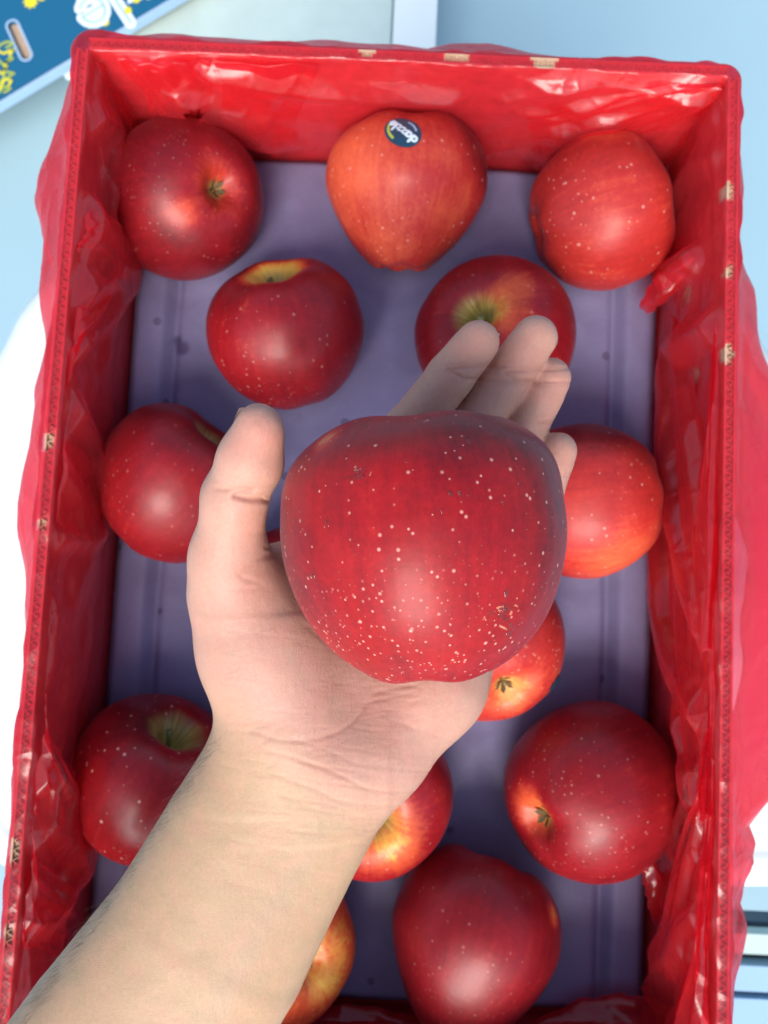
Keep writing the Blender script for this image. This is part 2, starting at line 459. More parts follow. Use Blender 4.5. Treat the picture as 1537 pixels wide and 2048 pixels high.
def word(txt, size, stroke):
    out = []; x = 0
    for i, ch in enumerate(txt):
        st, adv = GL[ch]
        V = []; Fc = []
        for si, s in enumerate(st):
            v2, f2 = ribbon([(px * size, py * size) for px, py in s], stroke)
            b = len(V); V += [(q[0], q[1], si * .00012) for q in v2]; Fc += [tuple(k + b for k in ff) for ff in f2]
        out.append((ch, x, V, Fc)); x += adv * size
    return out, x
def flat_piece(name, V2, Fc, fn, mat, parent, lift):
    V = []
    for p in V2: V.append(fn(p[0], p[1], lift + (p[2] if len(p) > 2 else 0)))
    return mesh(name, V, Fc, mat, parent, smooth=False)

# ------------------------------------------------------------------ blue carton lid at the far left
LZ = SZ + .03
def lidp(px, py, lift=0): return atz(px, py, LZ + lift)
P0, P1 = lidp(0, 201), lidp(330, 3)
ex = (P1 - P0); ex[2] = 0; ex /= np.linalg.norm(ex); ey = np.array([-ex[1], ex[0], 0])
lid = empty('blue_carton_lid', tuple(P0)); lid.rotation_euler = (0, 0, math.atan2(ex[1], ex[0]))
tag(lid, 'blue printed carton lid with hand hole and white lettering at the far left corner', 'carton lid')
def lidl(px, py, lift=0):
    q = lidp(px, py) - P0; return np.array([q @ ex, q @ ey, lift])
# panel with a capsule hole, made of rows round the hole
hc = lidl(39, 81)
ha = (lidl(52, 110) - lidl(26, 52)); hl = np.linalg.norm(ha[:2]); ha = ha[:2] / hl; hb = np.array([-ha[1], ha[0]]); hw = np.linalg.norm((lidl(48, 77) - lidl(30, 86))[:2]) / 2
def capsule(hlen, hwid, n=12):
    pts = []
    for k in range(n + 1):
        a = -math.pi / 2 + math.pi * k / n; pts.append(hc[:2] + ha * (hlen + hwid * math.cos(a)) + hb * hwid * math.sin(a))
    for k in range(n + 1):
        a = math.pi / 2 + math.pi * k / n; pts.append(hc[:2] + ha * (-hlen + hwid * math.cos(a)) + hb * hwid * math.sin(a))
    return np.array(pts)
hole = capsule(hl / 2, hw); halo = capsule(hl / 2, hw * 1.42)
LX0, LX1, LY0, LY1 = -.22, .34, 0.0, .36
def outer_for(pts):
    c = hc[:2]; o = []
    for p in pts:
        d = p - c; ts = []
        for k, (lo, hi) in enumerate(((LX0, LX1), (LY0, LY1))):
            if abs(d[k]) > 1e-9: ts.append(((hi if d[k] > 0 else lo) - c[k]) / d[k])
        o.append(c + d * min(t for t in ts if t > 0))
    return np.array(o)
og = outer_for(hole); n = len(hole)
crn = [(LX0, LY0), (LX1, LY0), (LX1, LY1), (LX0, LY1)]
for cxy in crn:
    i = int(np.argmin(np.linalg.norm(og - np.array(cxy), axis=1))); og[i] = cxy
V = np.concatenate([np.column_stack([hole, np.zeros(n)]), np.column_stack([og, np.zeros(n)]), np.column_stack([hole, np.full(n, -.006)])])
Fc = [(i, (i + 1) % n, n + (i + 1) % n, n + i) for i in range(n)] + [((i + 1) % n, i, 2 * n + i, 2 * n + (i + 1) % n) for i in range(n)]
mesh('top_panel', V, Fc, MAT['blue'], lid, False)
V = np.concatenate([np.column_stack([hole, np.full(n, .0006)]), np.column_stack([halo, np.full(n, .0006)])])
mesh('hole_surround', V, [(i, (i + 1) % n, n + (i + 1) % n, n + i) for i in range(n)], MAT['print_pale'], lid, False)
v, f = boxmesh(LX0 + .004, LX1 - .004, LY0 + .004, LY1 - .004, -.014, -.0065); mesh('inner_flap', v, f, MAT['kraft_pale'], lid, False)
for (x0, x1, y0, y1) in ((LX0, LX1, -.0055, -.0005), (LX0, LX1, LY1 + .0005, LY1 + .0055), (LX0 - .0055, LX0 - .0005, LY0, LY1), (LX1 + .0005, LX1 + .0055, LY0, LY1)):
    v, f = boxmesh(x0, x1, y0, y1, -.013, -.0002); mesh('side_flap', v, f, MAT['print_pale'], lid, False)
# big upside-down lettering: runs towards the lower left, parallel to the lid edge
e_c = lidl(186, 22); l_c = lidl(226, 12)
lsz = .060
glyphs, wl = word('dazzle', lsz, lsz * .26)
tdir = np.array([-1.0, 0.0]); udir = np.array([0.0, -1.0])
elocal = np.array([glyphs[-1][1] + .33 * lsz, .30 * lsz])
org = e_c[:2] - tdir * elocal[0] - udir * elocal[1]
for ch, gx, V2, F2 in glyphs:
    fn = lambda x, y, z, gx=gx: (*(org + tdir * (x + gx) + udir * y), z)
    flat_piece('letter', V2, F2, fn, MAT['print_white'], lid, .0007)
glyph2, _ = word('dazzle', lsz, lsz * .045)
for ch, gx, V2, F2 in glyph2:
    fn = lambda x, y, z, gx=gx: (*(org + tdir * (x + gx) + udir * y), z)
    flat_piece('letter_inline', V2, F2, fn, MAT['print_pale'], lid, .0016)
def star(px, py, r, seed=0):
    c = lidl(px, py)[:2]; V2 = []; k = 9
    for i in range(k * 2):
        a = math.pi * i / k + seed; rr = r if i % 2 == 0 else r * .62; V2.append((c[0] + rr * math.cos(a), c[1] + rr * math.sin(a)))
    V2.append((c[0], c[1])); m_ = 2 * k
    mesh('star', [(x, y, .0008) for x, y in V2], [(i, (i + 1) % m_, m_) for i in range(m_)], MAT['print_yellow'], lid, False)
for px, py, r in ((211, 45, .0066), (256, 22, .0066), (273, 0, .0060), (297, -6, .005), (62, 4, .011), (84, -4, .006), (158, -6, .006), (320, -12, .006)): star(px, py, r, px)
# looping yellow script along the left edge
for k in range(7):
    y0 = 92 + k * 15; xx = 2 + 6 * math.sin(k * 1.7)
    pts = [(-60 + j * 7.5, y0 + 16 + 9 * math.sin(j * 1.25 + k) - .33 * j * 7.5 * .55) for j in range(10)] + [(xx + 14 + 10 * math.sin(k), y0 - 8), (xx + 26 - 8 * (k % 2), y0 - 4), (xx + 12, y0 + 4)]
    pl = [tuple(lidl(a, b)[:2]) for a, b in pts]
    sm = []
    for i in range(len(pl) - 1):
        for q in (0, .5): sm.append((pl[i][0] * (1 - q) + pl[i + 1][0] * q, pl[i][1] * (1 - q) + pl[i + 1][1] * q))
    v2, f2 = ribbon(sm + [pl[-1]], .0032)
    mesh('script_stroke', [(x, y, .0009 + .0001 * k) for x, y in v2], f2, MAT['print_yellow' if k % 2 else 'print_lime'], lid, False)

# ------------------------------------------------------------------ carton walls (double liner, fluted core)
X0, X1, Y0, Y1, RZ = -.154, .153, -.222, .250, .100
CT = .0052
carton = empty('fruit_carton', (0, 0, TZ))
tag(carton, 'open brown corrugated carton lined with red plastic and holding the apples', 'carton')
zb = .0
v, f = boxmesh(X0, X1, Y0, Y1, .001, .005); mesh('base_panel', v, f, MAT['kraft'], carton, False)
def corrugated(a, b, inward):
    """wall from a to b (2D), inward normal; outer + inner liner and a sine core, seen on edge at the rim"""
    a = np.array(a, float); b = np.array(b, float); L = np.linalg.norm(b - a); t = (b - a) / L; nn = np.array(inward, float)
    z0, z1 = .0055, RZ - TZ
    wall = empty('carton_wall', (0, 0, 0)); wall.parent = carton
    def lin(o0, o1, nm, mt):
        p = [a + nn * o0, b + nn * o0, b + nn * o1, a + nn * o1]
        V = [(*q, z0) for q in p] + [(*q, z1) for q in p]
        mesh(nm, V, [(0, 1, 2, 3), (7, 6, 5, 4), (0, 4, 5, 1), (1, 5, 6, 2), (2, 6, 7, 3), (3, 7, 4, 0)], mt, wall, False)
    lin(0, .0009, 'outer_liner', MAT['kraft']); lin(CT - .0009, CT, 'inner_liner', MAT['kraft'])
    n = int(L / .0042) * 8; s = np.linspace(0, L, n + 1); off = CT / 2 + (CT / 2 - .0012) * np.sin(2 * math.pi * s / .0042)
    th = .0003; V = []
    for z in (z0, z1 - .0006):
        for sg in (-1, 1):
            q = a + t * s[:, None] + nn * (off + sg * th)[:, None]; V.append(np.column_stack([q, np.full(n + 1, z)]))
    V = np.concatenate(V); m_ = n + 1; Fc = []
    for i in range(n):
        Fc += [(i, i + 1, 2 * m_ + i + 1, 2 * m_ + i), (m_ + i, 3 * m_ + i, 3 * m_ + i + 1, m_ + i + 1), (2 * m_ + i, 2 * m_ + i + 1, 3 * m_ + i + 1, 3 * m_ + i)]
    V0 = np.array([(*(a + nn * .001), z1 - .0021), (*(b + nn * .001), z1 - .0021), (*(b + nn * (CT - .001)), z1 - .0021), (*(a + nn * (CT - .001)), z1 - .0021)]); k0 = len(V); V = np.concatenate([V, V0]); Fc.append((k0, k0 + 1, k0 + 2, k0 + 3))  # added fill plate between the liners, keeps the flutes from going too dark
    mesh('fluted_core', V, Fc, MAT['dark_gap'] if False else MAT['kraft'], wall, False)
corrugated((X0, Y0 + CT), (X0, Y1 - .0053), (1, 0)); corrugated((X1, Y0 + CT), (X1, Y1 - .0053), (-1, 0))
corrugated((X0 + CT + .0001, Y1), (X1 - CT - .0001, Y1), (0, -1)); corrugated((X0 + CT + .0001, Y0), (X1 - CT - .0001, Y0), (0, 1))

# ------------------------------------------------------------------ red film liner
XI0, XI1, YI0, YI1 = X0 + CT, X1 - CT, Y0 + CT, Y1 - CT
def rrect(inset, r, npts_u):
    pass
# perimeter parameter: start mid-left going up, clockwise seen from above
x0, x1, y0, y1 = X0 + CT / 2, X1 - CT / 2, Y0 + CT / 2, Y1 - CT / 2
cr = .005
segs = []
def addline(p, q): segs.append(('l', np.array(p), np.array(q)))
def addarc(c, a0, a1): segs.append(('a', np.array(c), a0, a1))
addline((x0, 0), (x0, y1 - cr)); addarc((x0 + cr, y1 - cr), math.pi, math.pi / 2)
addline((x0 + cr, y1), (x1 - cr, y1)); addarc((x1 - cr, y1 - cr), math.pi / 2, 0)
addline((x1, y1 - cr), (x1, y0 + cr)); addarc((x1 - cr, y0 + cr), 0, -math.pi / 2)
addline((x1 - cr, y0), (x0 + cr, y0)); addarc((x0 + cr, y0 + cr), -math.pi / 2, -math.pi)
addline((x0, y0 + cr), (x0, 0))
PU, NU_, UU = [], [], []
step = .00165; ucur = 0
for sg in segs:
    if sg[0] == 'l':
        L = np.linalg.norm(sg[2] - sg[1]); k = max(1, int(L / step)); t = (sg[2] - sg[1]) / L; nrm = np.array([-t[1], t[0]])
        for i in range(k): PU.append(sg[1] + t * L * i / k); NU_.append(nrm); UU.append(ucur + L * i / k)
        ucur += L
    else:
        L = abs(sg[3] - sg[2]) * cr; k = max(8, int(L / step))
        for i in range(k):
            a = sg[2] + (sg[3] - sg[2]) * i / k; d = np.array([math.cos(a), math.sin(a)]); PU.append(sg[1] + d * cr); NU_.append(d); UU.append(ucur + L * i / k)
        ucur += L
PU = np.array(PU); NU_ = np.array(NU_); UU = np.array(UU); nu = len(PU); PERIM = ucur
# outward flare of the hanging skirt, read off its outline
def interp_y(pts, side):
    ys_, os_ = [], []
    for px, py in pts:
        q = atz(px, py, .077); ys_.append(q[1]); os_.append((x0 - q[0]) if side < 0 else (q[0] - x1))
    o = np.argsort(ys_); return np.array(ys_)[o], np.array(os_)[o]
Ly, Lo = interp_y([(165, 110), (130, 200), (85, 360), (78, 400), (90, 600), (92, 700), (75, 770), (60, 860), (50, 1010), (55, 1160), (58, 1260), (45, 1400), (33, 1560), (20, 1700), (8, 1850), (-4, 1950), (-10, 2100)], -1)
Ry, Ro = interp_y([(1460, 170), (1470, 280), (1475, 400), (1478, 550), (1500, 620), (1540, 760), (1590, 900), (1640, 1080), (1650, 1300), (1600, 1480), (1535, 1600), (1492, 1650), (1507, 1685), (1492, 1740), (1470, 1800), (1478, 1850), (1462, 1950), (1450, 2048), (1440, 2120)], 1)
tq = [atz(a, b, .077) for a, b in ((165, 108), (230, 80), (330, 71), (560, 79), (720, 92), (900, 101), (1100, 118), (1300, 133), (1445, 146))]
Tx = np.array([q[0] for q in tq]); To = np.array([q[1] - y1 for q in tq])
def flare(p, n):
    fl = np.interp(p[:, 1], Ly, Lo); frr = np.interp(p[:, 1], Ry, Ro)
    o = np.full(len(p), .011)
    ft = np.interp(p[:, 0], Tx, To); o = o + (ft - .011) * np.clip(n[:, 1], 0, 1)
    o = o + (fl - .011) * np.clip(-n[:, 0], 0, 1) ** 1 * 1.0 + (frr - .011) * np.clip(n[:, 0], 0, 1)
    return o
FL = flare(PU, NU_) - CT / 2
uu = UU
def wrapn(u, vv, sc, seed=0):
    a = 2 * math.pi * u / PERIM; R_ = PERIM / (2 * math.pi)
    return np.stack([np.cos(a) * R_ * sc + seed, np.sin(a) * R_ * sc + 7.7 + seed, vv * sc + seed], -1)
def tri(x): return np.abs(2 * (x - np.floor(x)) - 1)
# profile rows: v measured along the film; 0 at rim centre, negative inside, positive outside
HIN = .098; NV_IN = 68; NV_RIM = 7; NV_OUT = 48
rows = []
for k in range(10): rows.append(('b', k / 10))
for k in range(NV_IN): rows.append(('i', k / NV_IN))
for k in range(NV_RIM): rows.append(('r', k / (NV_RIM - 1)))
for k in range(1, NV_OUT + 1): rows.append(('o', k / NV_OUT))
nv = len(rows)
Ug = np.repeat(uu[:, None], nv, 1)
Vp = np.zeros((nu, nv)); OFF = np.zeros((nu, nv)); Z = np.zeros((nu, nv)); AMP = np.zeros((nu, nv)); ND = np.zeros((nu, nv)); NZ = np.zeros((nu, nv))
hc_ = CT / 2 + .0006
slack = .5 + .5 * fbm(wrapn(uu, uu * 0, 14), 3)
for j, (k, t) in enumerate(rows):
    if k == 'b':      # on the base, going out to the wall foot
        OFF[:, j] = -(hc_ + .024) + t * (.022 - .004); Z[:, j] = .002 + TZ + .006; Vp[:, j] = -HIN - .02 + t * .02; AMP[:, j] = .0; NZ[:, j] = 1
    elif k == 'i':
        lean = .0015 + .002 * slack
        OFF[:, j] = -hc_ - lean * (1 - t) ** 1.5 - .0012 * math.sin(math.pi * t); Z[:, j] = .0045 + (RZ - .003 - .0045) * t
        Vp[:, j] = -HIN * (1 - t); AMP[:, j] = (sstep(.05, .6, t) * (1 - sstep(.94, 1.0, t))); ND[:, j] = -1; NZ[:, j] = .15
    elif k == 'r':
        a = math.pi * (1 - t); OFF[:, j] = hc_ * math.cos(a); Z[:, j] = RZ + .0004 + .0007 * math.sin(a); Vp[:, j] = t * .004; AMP[:, j] = .12; NZ[:, j] = 1
    else:
        ff = np.sin(np.clip(t / .24, 0, 1) * math.pi / 2) * (1 - .12 * sstep(.5, 1, t))
        OFF[:, j] = hc_ + (FL - hc_) * ff; OFF[:, j] = np.maximum(OFF[:, j], hc_ + .001)
        Z[:, j] = RZ - .002 - (.088) * t; Vp[:, j] = .004 + .088 * t; AMP[:, j] = sstep(.04, .25, t) * 1.5; ND[:, j] = 1; NZ[:, j] = .1
w1 = fbm(wrapn(Ug, Vp, 22, 3), 3) * .020; w2 = fbm(wrapn(Ug, Vp, 22, 31), 3) * .020
H = np.zeros((nu, nv))
ca = 2 * math.pi
for q in range(11):
    L = (.075, .055, .06, .042, .034, .045, .03, .024, .02, .016, .013)[q]; an = rng.uniform(0, math.pi)
    ku = max(1, round(PERIM * math.cos(an) / L)) / PERIM; kv = math.sin(an) / L
    ph = rng.random(); msk = sstep(-.25, .45, fbm(wrapn(Ug, Vp, 16, q * 5.1), 2))
    H += (tri((Ug + w1 * .7) * ku + (Vp + w2 * .7) * kv + ph) - .5) * L * .078 * msk
H += fbm(wrapn(Ug, Vp, 30, 50), 3) * .0009
# individual folds: px polylines on a wall, tent ridges
def wall_uv(px, py, side):
    d = ray(px, py)
    if side == 'T': s = (YI1 - .006 - CC[1]) / d[1]; q = CC + d * s; u = (y1 - cr) + cr * math.pi / 2 + (q[0] - (x0 + cr))
    if side == 'L': s = (XI0 + .005 - CC[0]) / d[0]; q = CC + d * s; u = q[1] % PERIM
    if side == 'R': s = (XI1 - .005 - CC[0]) / d[0]; q = CC + d * s; u = (y1 - cr) + cr * math.pi + (x1 - x0 - 2 * cr) + (y1 - cr - q[1])
    return np.array([u, q[2] - RZ])
def fold(side, pts, amp, wd):
    P = np.array([wall_uv(a, b, side) for a, b in pts])
    D = np.full((nu, nv), 9.0)
    for a, b in zip(P[:-1], P[1:]):
        d = b - a; du = (Ug - a[0] + PERIM / 2) % PERIM - PERIM / 2; dv = Vp - a[1]
        t = np.clip((du * d[0] + dv * d[1]) / (d @ d), 0, 1)
        D = np.minimum(D, np.hypot(du - t * d[0], dv - t * d[1]))
    return amp * np.clip(1 - D / wd, 0, 1) ** 1.15 * (Vp < .001)
HF = np.zeros((nu, nv))
for a in [('T', [(1440, 158), (1250, 190), (1060, 228)], .005, .010), ('T', [(1435, 165), (1280, 215), (1080, 262), (960, 300)], .007, .011), ('T', [(1430, 172), (1330, 240), (1200, 290)], .008, .012),
          ('T', [(1010, 205), (1100, 180), (1400, 150)], .004, .008), ('T', [(300, 110), (370, 190), (400, 230)], .006, .012), ('T', [(240, 110), (330, 190), (350, 230)], .007, .013), ('T', [(420, 150), (640, 190), (900, 200)], .006, .012),
          ('T', [(1090, 330), (1150, 270), (1200, 250)], .016, .016), ('T', [(560, 300), (500, 260), (380, 200)], .012, .02),
          ('L', [(130, 380), (200, 480), (255, 560)], .016, .018), ('L', [(110, 600), (200, 560), (280, 520)], .010, .016), ('L', [(100, 720), (170, 680), (240, 590)], .007, .010), ('L', [(105, 740), (180, 870), (200, 960)], .005, .01),
          ('L', [(70, 1060), (150, 1080), (205, 1070)], .004, .008), ('L', [(48, 1500), (120, 1600), (165, 1700)], .012, .016), ('L', [(48, 1620), (110, 1680), (150, 1740)], .010, .012), ('L', [(20, 1870), (90, 1840), (140, 1760)], .006, .01),
          ('L', [(160, 200), (230, 260), (215, 420)], .006, .012),
          ('R', [(1440, 640), (1340, 700), (1330, 900), (1400, 1200), (1440, 1400)], .008, .012), ('R', [(1310, 620), (1345, 900), (1390, 1150), (1450, 1300)], .009, .012), ('R', [(1320, 1000), (1340, 1250), (1400, 1400), (1450, 1560)], .012, .013),
          ('R', [(1330, 1180), (1370, 1400), (1400, 1600)], .010, .010), ('R', [(1450, 1480), (1400, 1560), (1350, 1700)], .008, .012), ('R', [(1440, 1650), (1380, 1750), (1330, 1900)], .009, .011), ('R', [(1460, 1760), (1400, 1840), (1310, 1980)], .010, .012),
          ('R', [(1390, 520), (1330, 560), (1300, 600)], .018, .010), ('R', [(1440, 300), (1380, 330), (1350, 400)], .004, .01)]:
    HF += fold(*a)
ND2 = ND.copy(); 
DN = H * AMP
DN = np.where(DN < 0, DN * .7, DN) + .0022 * AMP
OFF2 = OFF + ND * (DN + HF * (AMP > 0.01) * np.clip(AMP * 2, 0, 1))
# keep the film off the card
inside = (ND < 0); OFF2 = np.where(inside, np.minimum(OFF2, -(CT / 2 + .0009)), OFF2)
foot = .0160 + .005 * fbm(wrapn(Ug, Ug * 0, 30, 5), 2)
OFF2 = np.where(inside, -(foot - np.log1p(np.exp(np.clip((foot + OFF2) / .002, -30, 30))) * .002) , OFF2)
outs = (ND > 0); OFF2 = np.where(outs, np.maximum(OFF2, CT / 2 + .0009), OFF2)
Z2 = Z + NZ * H * .35 * np.where(np.array([r[0] == 'b' for r in rows])[None, :], .0, 1) * AMP
# rim sags and lifts a little; loose edge of the skirt is uneven
rimrow = np.array([r[0] == 'r' for r in rows])[None, :]
loose = np.clip(fbm(wrapn(Ug, Ug * 0, 45, 61), 3) + .1, 0, 1)
OFF2 = np.where(rimrow, OFF2 * (1 + 1.0 * loose), OFF2)
Z2 = Z2 + np.where(rimrow, .0012 * np.clip(fbm(wrapn(Ug, Vp, 60, 77), 3), 0, 1) + .0022 * loose, 0)
P = PU[:, None, :] + NU_[:, None, :] * OFF2[:, :, None]
VV = np.concatenate([P, Z2[:, :, None]], 2).reshape(-1, 3)
FCE = gridfaces(nu, nv, wrap_u=True)
cen = VV[FCE].mean(1)
# punched holes in the film: at the rim and on the walls
kill = np.zeros(len(FCE), bool)
uq = Ug.reshape(-1)[FCE[:, 0]]; vq = Vp.reshape(-1)[FCE[:, 0]]
for px, py, wx, wy in ((735, 106, .0042, .0024), (912, 118, .0065, .0024), (98, 886, .0026, .0048), (84, 1050, .0024, .0030), (28, 1703, .0028, .0065), (18, 1868, .0024, .0045), (1457, 385, .0026, .0050), (1457, 546, .0022, .0028), (1456, 710, .0024, .0050)):
    q = atz(px, py, RZ); e = ((cen[:, 0] - q[0]) / wx) ** 2 + ((cen[:, 1] - q[1]) / wy) ** 2
    kill |= (e < 1) & (cen[:, 2] > RZ - .006)
for px, py, side, ru, rv in ((1088, 150, 'T', .007, .005), (385, 200, 'T', .005, .004), (545, 212, 'T', .005, .003), (118, 886, 'L', .0055, .009), (1370, 590, 'R', .005, .009), (1370, 752, 'R', .0048, .010), (1440, 1385, 'R', .009, .007), (1385, 1680, 'R', .007, .007)):
    u_, v_ = wall_uv(px, py, side); du = (uq - u_ + PERIM / 2) % PERIM - PERIM / 2
    kill |= ((du / ru) ** 2 + ((vq - v_) / rv) ** 2 < 1) & (vq < 0.003)
FCE = FCE[~kill]
film = mesh('plastic_liner', VV, FCE, MAT['film'])
tag(film, 'crumpled translucent red plastic film lining the carton and hanging over its rim', 'plastic liner')

# further layers of the same film: long gathers lying over the walls
def uv_to_world(u, v_, off):
    """point on the inner wall: u perimeter, v depth below the rim, off distance from the card"""
    u = u % PERIM; i = np.searchsorted(UU, u) - 1; p = PU[i] + (u - UU[i]) * np.array([NU_[i][1], -NU_[i][0]]); n_ = NU_[i]
    q = p - n_ * (CT / 2 + off); return (q[0], q[1], RZ + v_)
def gather(side, A, B, C, D, off, pleats, amp, seed):
    a, b, c_, d_ = (wall_uv(*q, side) for q in (A, B, C, D)); N1, N2 = 46, 30; V = []
    for i in range(N1):
        t = i / (N1 - 1)
        for j in range(N2):
            w_ = j / (N2 - 1); e0 = a * (1 - t) + d_ * t; e1 = b * (1 - t) + c_ * t
            wob = .0035 * math.sin(3.1 * t + seed) + .0022 * math.sin(7.3 * t + seed * 2)
            q = e0 * (1 - w_) + e1 * w_ + np.array([wob, wob * .6])
            fan = .35 + .65 * t
            z = .75 * off * math.sin(math.pi * min(1, .12 + w_)) * (.3 + .7 * math.sin(math.pi * (.08 + .84 * t))) + amp * fan * (abs(((w_ * pleats + .25 * math.sin(5 * t + seed)) % 1) * 2 - 1))
            V.append(uv_to_world(q[0], min(q[1], -.001), .0016 + z))
    return mesh('film_fold', V, gridfaces(N1, N2), MAT['film'], film)
gather('R', (1448, 590), (1452, 690), (1420, 1560), (1340, 1380), .006, 3, .0035, 1)
gather('R', (1330, 620), (1365, 640), (1462, 1330), (1400, 1330), .008, 2, .004, 2)
gather('R', (1325, 1000), (1380, 960), (1462, 1650), (1380, 1640), .008, 3, .004, 3)
gather('R', (1460, 1450), (1464, 1560), (1400, 1990), (1300, 1900), .009, 4, .005, 4)
gather('R', (1462, 1680), (1462, 1800), (1420, 2080), (1330, 2060), .007, 3, .005, 5)
gather('T', (1448, 152), (1448, 190), (1070, 318), (1040, 232), .007, 4, .003, 6)
gather('T', (1446, 158), (1448, 230), (1210, 300), (1160, 262), .006, 3, .004, 7)
gather('T', (215, 105), (420, 100), (420, 262), (330, 246), .007, 4, .0045, 8)
gather('T', (420, 118), (640, 112), (600, 296), (480, 285), .004, 2, .003, 9)
gather('L', (108, 640), (98, 760), (240, 560), (262, 500), .008, 3, .0035, 10)
gather('L', (128, 360), (120, 430), (250, 560), (262, 480), .009, 3, .004, 11)
gather('L', (52, 1380), (42, 1560), (150, 1800), (172, 1690), .008, 3, .0045, 12)
gather('L', (90, 860), (80, 1040), (196, 1090), (205, 930), .004, 2, .003, 13)
gather('L', (30, 1700), (15, 1900), (120, 1900), (150, 1770), .006, 3, .004, 14)
# loose pleats of film that stand away from the wall
def pleat(pts, wd, thick=.004):
    """bent leaf of film through px/z points: a tapering double layer"""
    P = [atz(a, b, z) for a, b, z in pts]
    n_ = 14; Q = []
    for i in range(n_):
        t = i / (n_ - 1) * (len(P) - 1); k = min(int(t), len(P) - 2); Q.append(P[k] * (1 - (t - k)) + P[k + 1] * (t - k))
    Q = np.array(Q); V = []
    m_ = 17
    for i, q in enumerate(Q):
        t = Q[min(i + 1, n_ - 1)] - Q[max(i - 1, 0)]; t /= np.linalg.norm(t); s = np.cross(t, [0, 0, 1]); s /= np.linalg.norm(s); u = np.cross(s, t)
        env = (.35 + .65 * math.sin(math.pi * (.1 + .8 * i / (n_ - 1)))) * (1 + .12 * math.sin(i * 2.1))
        for k in range(m_):
            a = 2 * math.pi * k / m_
            V.append(q + s * wd * env * math.cos(a) + u * thick * env * math.sin(a) * (1 + .4 * math.sin(3 * a + i * .8)))
    return mesh('film_pleat', V, gridfaces(n_, m_, wrap_v=True), MAT['film'], film)
pleat([(1290, 618, .030), (1330, 570, .046), (1388, 512, .058)], .0062)
pleat([(1296, 1725, .040), (1314, 1780, .036), (1318, 1840, .030)], .0055)
pleat([(120, 1740, .045), (150, 1710, .040), (180, 1690, .030)], .007)
pleat([(90, 1790, .05), (130, 1760, .04), (172, 1735, .03)], .006)
pleat([(250, 560, .03), (262, 520, .03), (240, 480, .045)], .006)
pleat([(480, 215, .05), (520, 260, .03), (560, 305, .020)], .007)
pleat([(1120, 270, .05), (1095, 300, .03), (1070, 330, .020)], .007)
pleat([(590, 2052, .025), (700, 2040, .022), (790, 2056, .022), (900, 2075, .02)], .008)
pleat([(1080, 2062, .022), (1180, 2035, .024), (1290, 2028, .03), (1360, 2040, .05)], .010)

# ------------------------------------------------------------------ tray
tx0, tx1, ty0, ty1 = XI0 + .0035, XI1 - .0045, YI0 + .006, YI1 - .0035
NXT, NYT = 200, 310
gx = np.linspace(tx0, tx1, NXT); gy = np.linspace(ty0, ty1, NYT)
GX, GY = np.meshgrid(gx, gy, indexing='ij')
# slots of the tray: (px, py) centres of all apples
TZ0 = .010
APX = dict(a1=(372, 401), a2=(809, 387), a3=(1198, 426), a4=(573, 672), a5=(993, 680), a6=(350, 971), a7=(1180, 1000), a8=(975, 1285), a9=(305, 1560), a10=(742, 1580), a11=(1182, 1583), a12=(945, 1888), a13=(550, 1885), a14=(597, 1214))
AR = .0400
tray_h = np.zeros_like(GX)
Dm = np.full(GX.shape, 9.0)
for k, (px, py) in APX.items():
    c = atz(px, py, .038); Dm = np.minimum(Dm, np.hypot(GX - c[0], GY - c[1]))
tray_h += -.0045 * (1 - sstep(.0, .040, Dm)) 
tray_h += .0012 * sstep(.042, .060, Dm)
ins = np.minimum(GX - tx0, tx1 - GX); iny = np.minimum(GY - ty0, ty1 - GY)
tray_h += .0035 * (1 - sstep(.016, .021, ins)) * (1 - .0 * iny) 
tray_h -= .003 * np.exp(-((ins - .0235) / .0022) ** 2)
tray_h += fbm(np.stack([GX * 40, GY * 40, GX * 0], -1), 3) * .0010
e = np.minimum(ins, iny); tray_h -= .004 * (1 - sstep(0, .004, e))
ZT = TZ0 + tray_h
VV = np.stack([GX, GY, ZT], -1).reshape(-1, 3)
top = gridfaces(NXT, NYT)
bot = np.concatenate([VV - np.array([0, 0, .0016])]); nb = len(VV)
fa = np.concatenate([top, top[:, ::-1] + nb])
ed = []
idx = np.arange(NXT * NYT).reshape(NXT, NYT)
for line in (idx[0, :], idx[-1, ::-1], idx[::-1, 0], idx[:, -1]):
    ed.append(np.stack([line[:-1], line[1:], line[1:] + nb, line[:-1] + nb], 1))
fa = np.concatenate([fa] + ed)
tray = mesh('fruit_tray', np.concatenate([VV, bot]), fa, MAT['tray'])
stain = np.zeros(len(VV))
for px, py, r in ((365, 697, .0045), (355, 680, .003), (320, 1223, .002), (985, 1720, .0022), (900, 1660, .002)):
    q = atz(px, py, TZ0); dd = np.hypot(VV[:, 0] - q[0], VV[:, 1] - q[1] * 1) ; stain = np.maximum(stain, .75 * (1 - sstep(r * .6, r * 1.2, dd)))
fattr(tray, 'stain', np.concatenate([stain, stain]))
tag(tray, 'purple moulded fruit tray with shallow hollows lying under the apples', 'fruit tray')

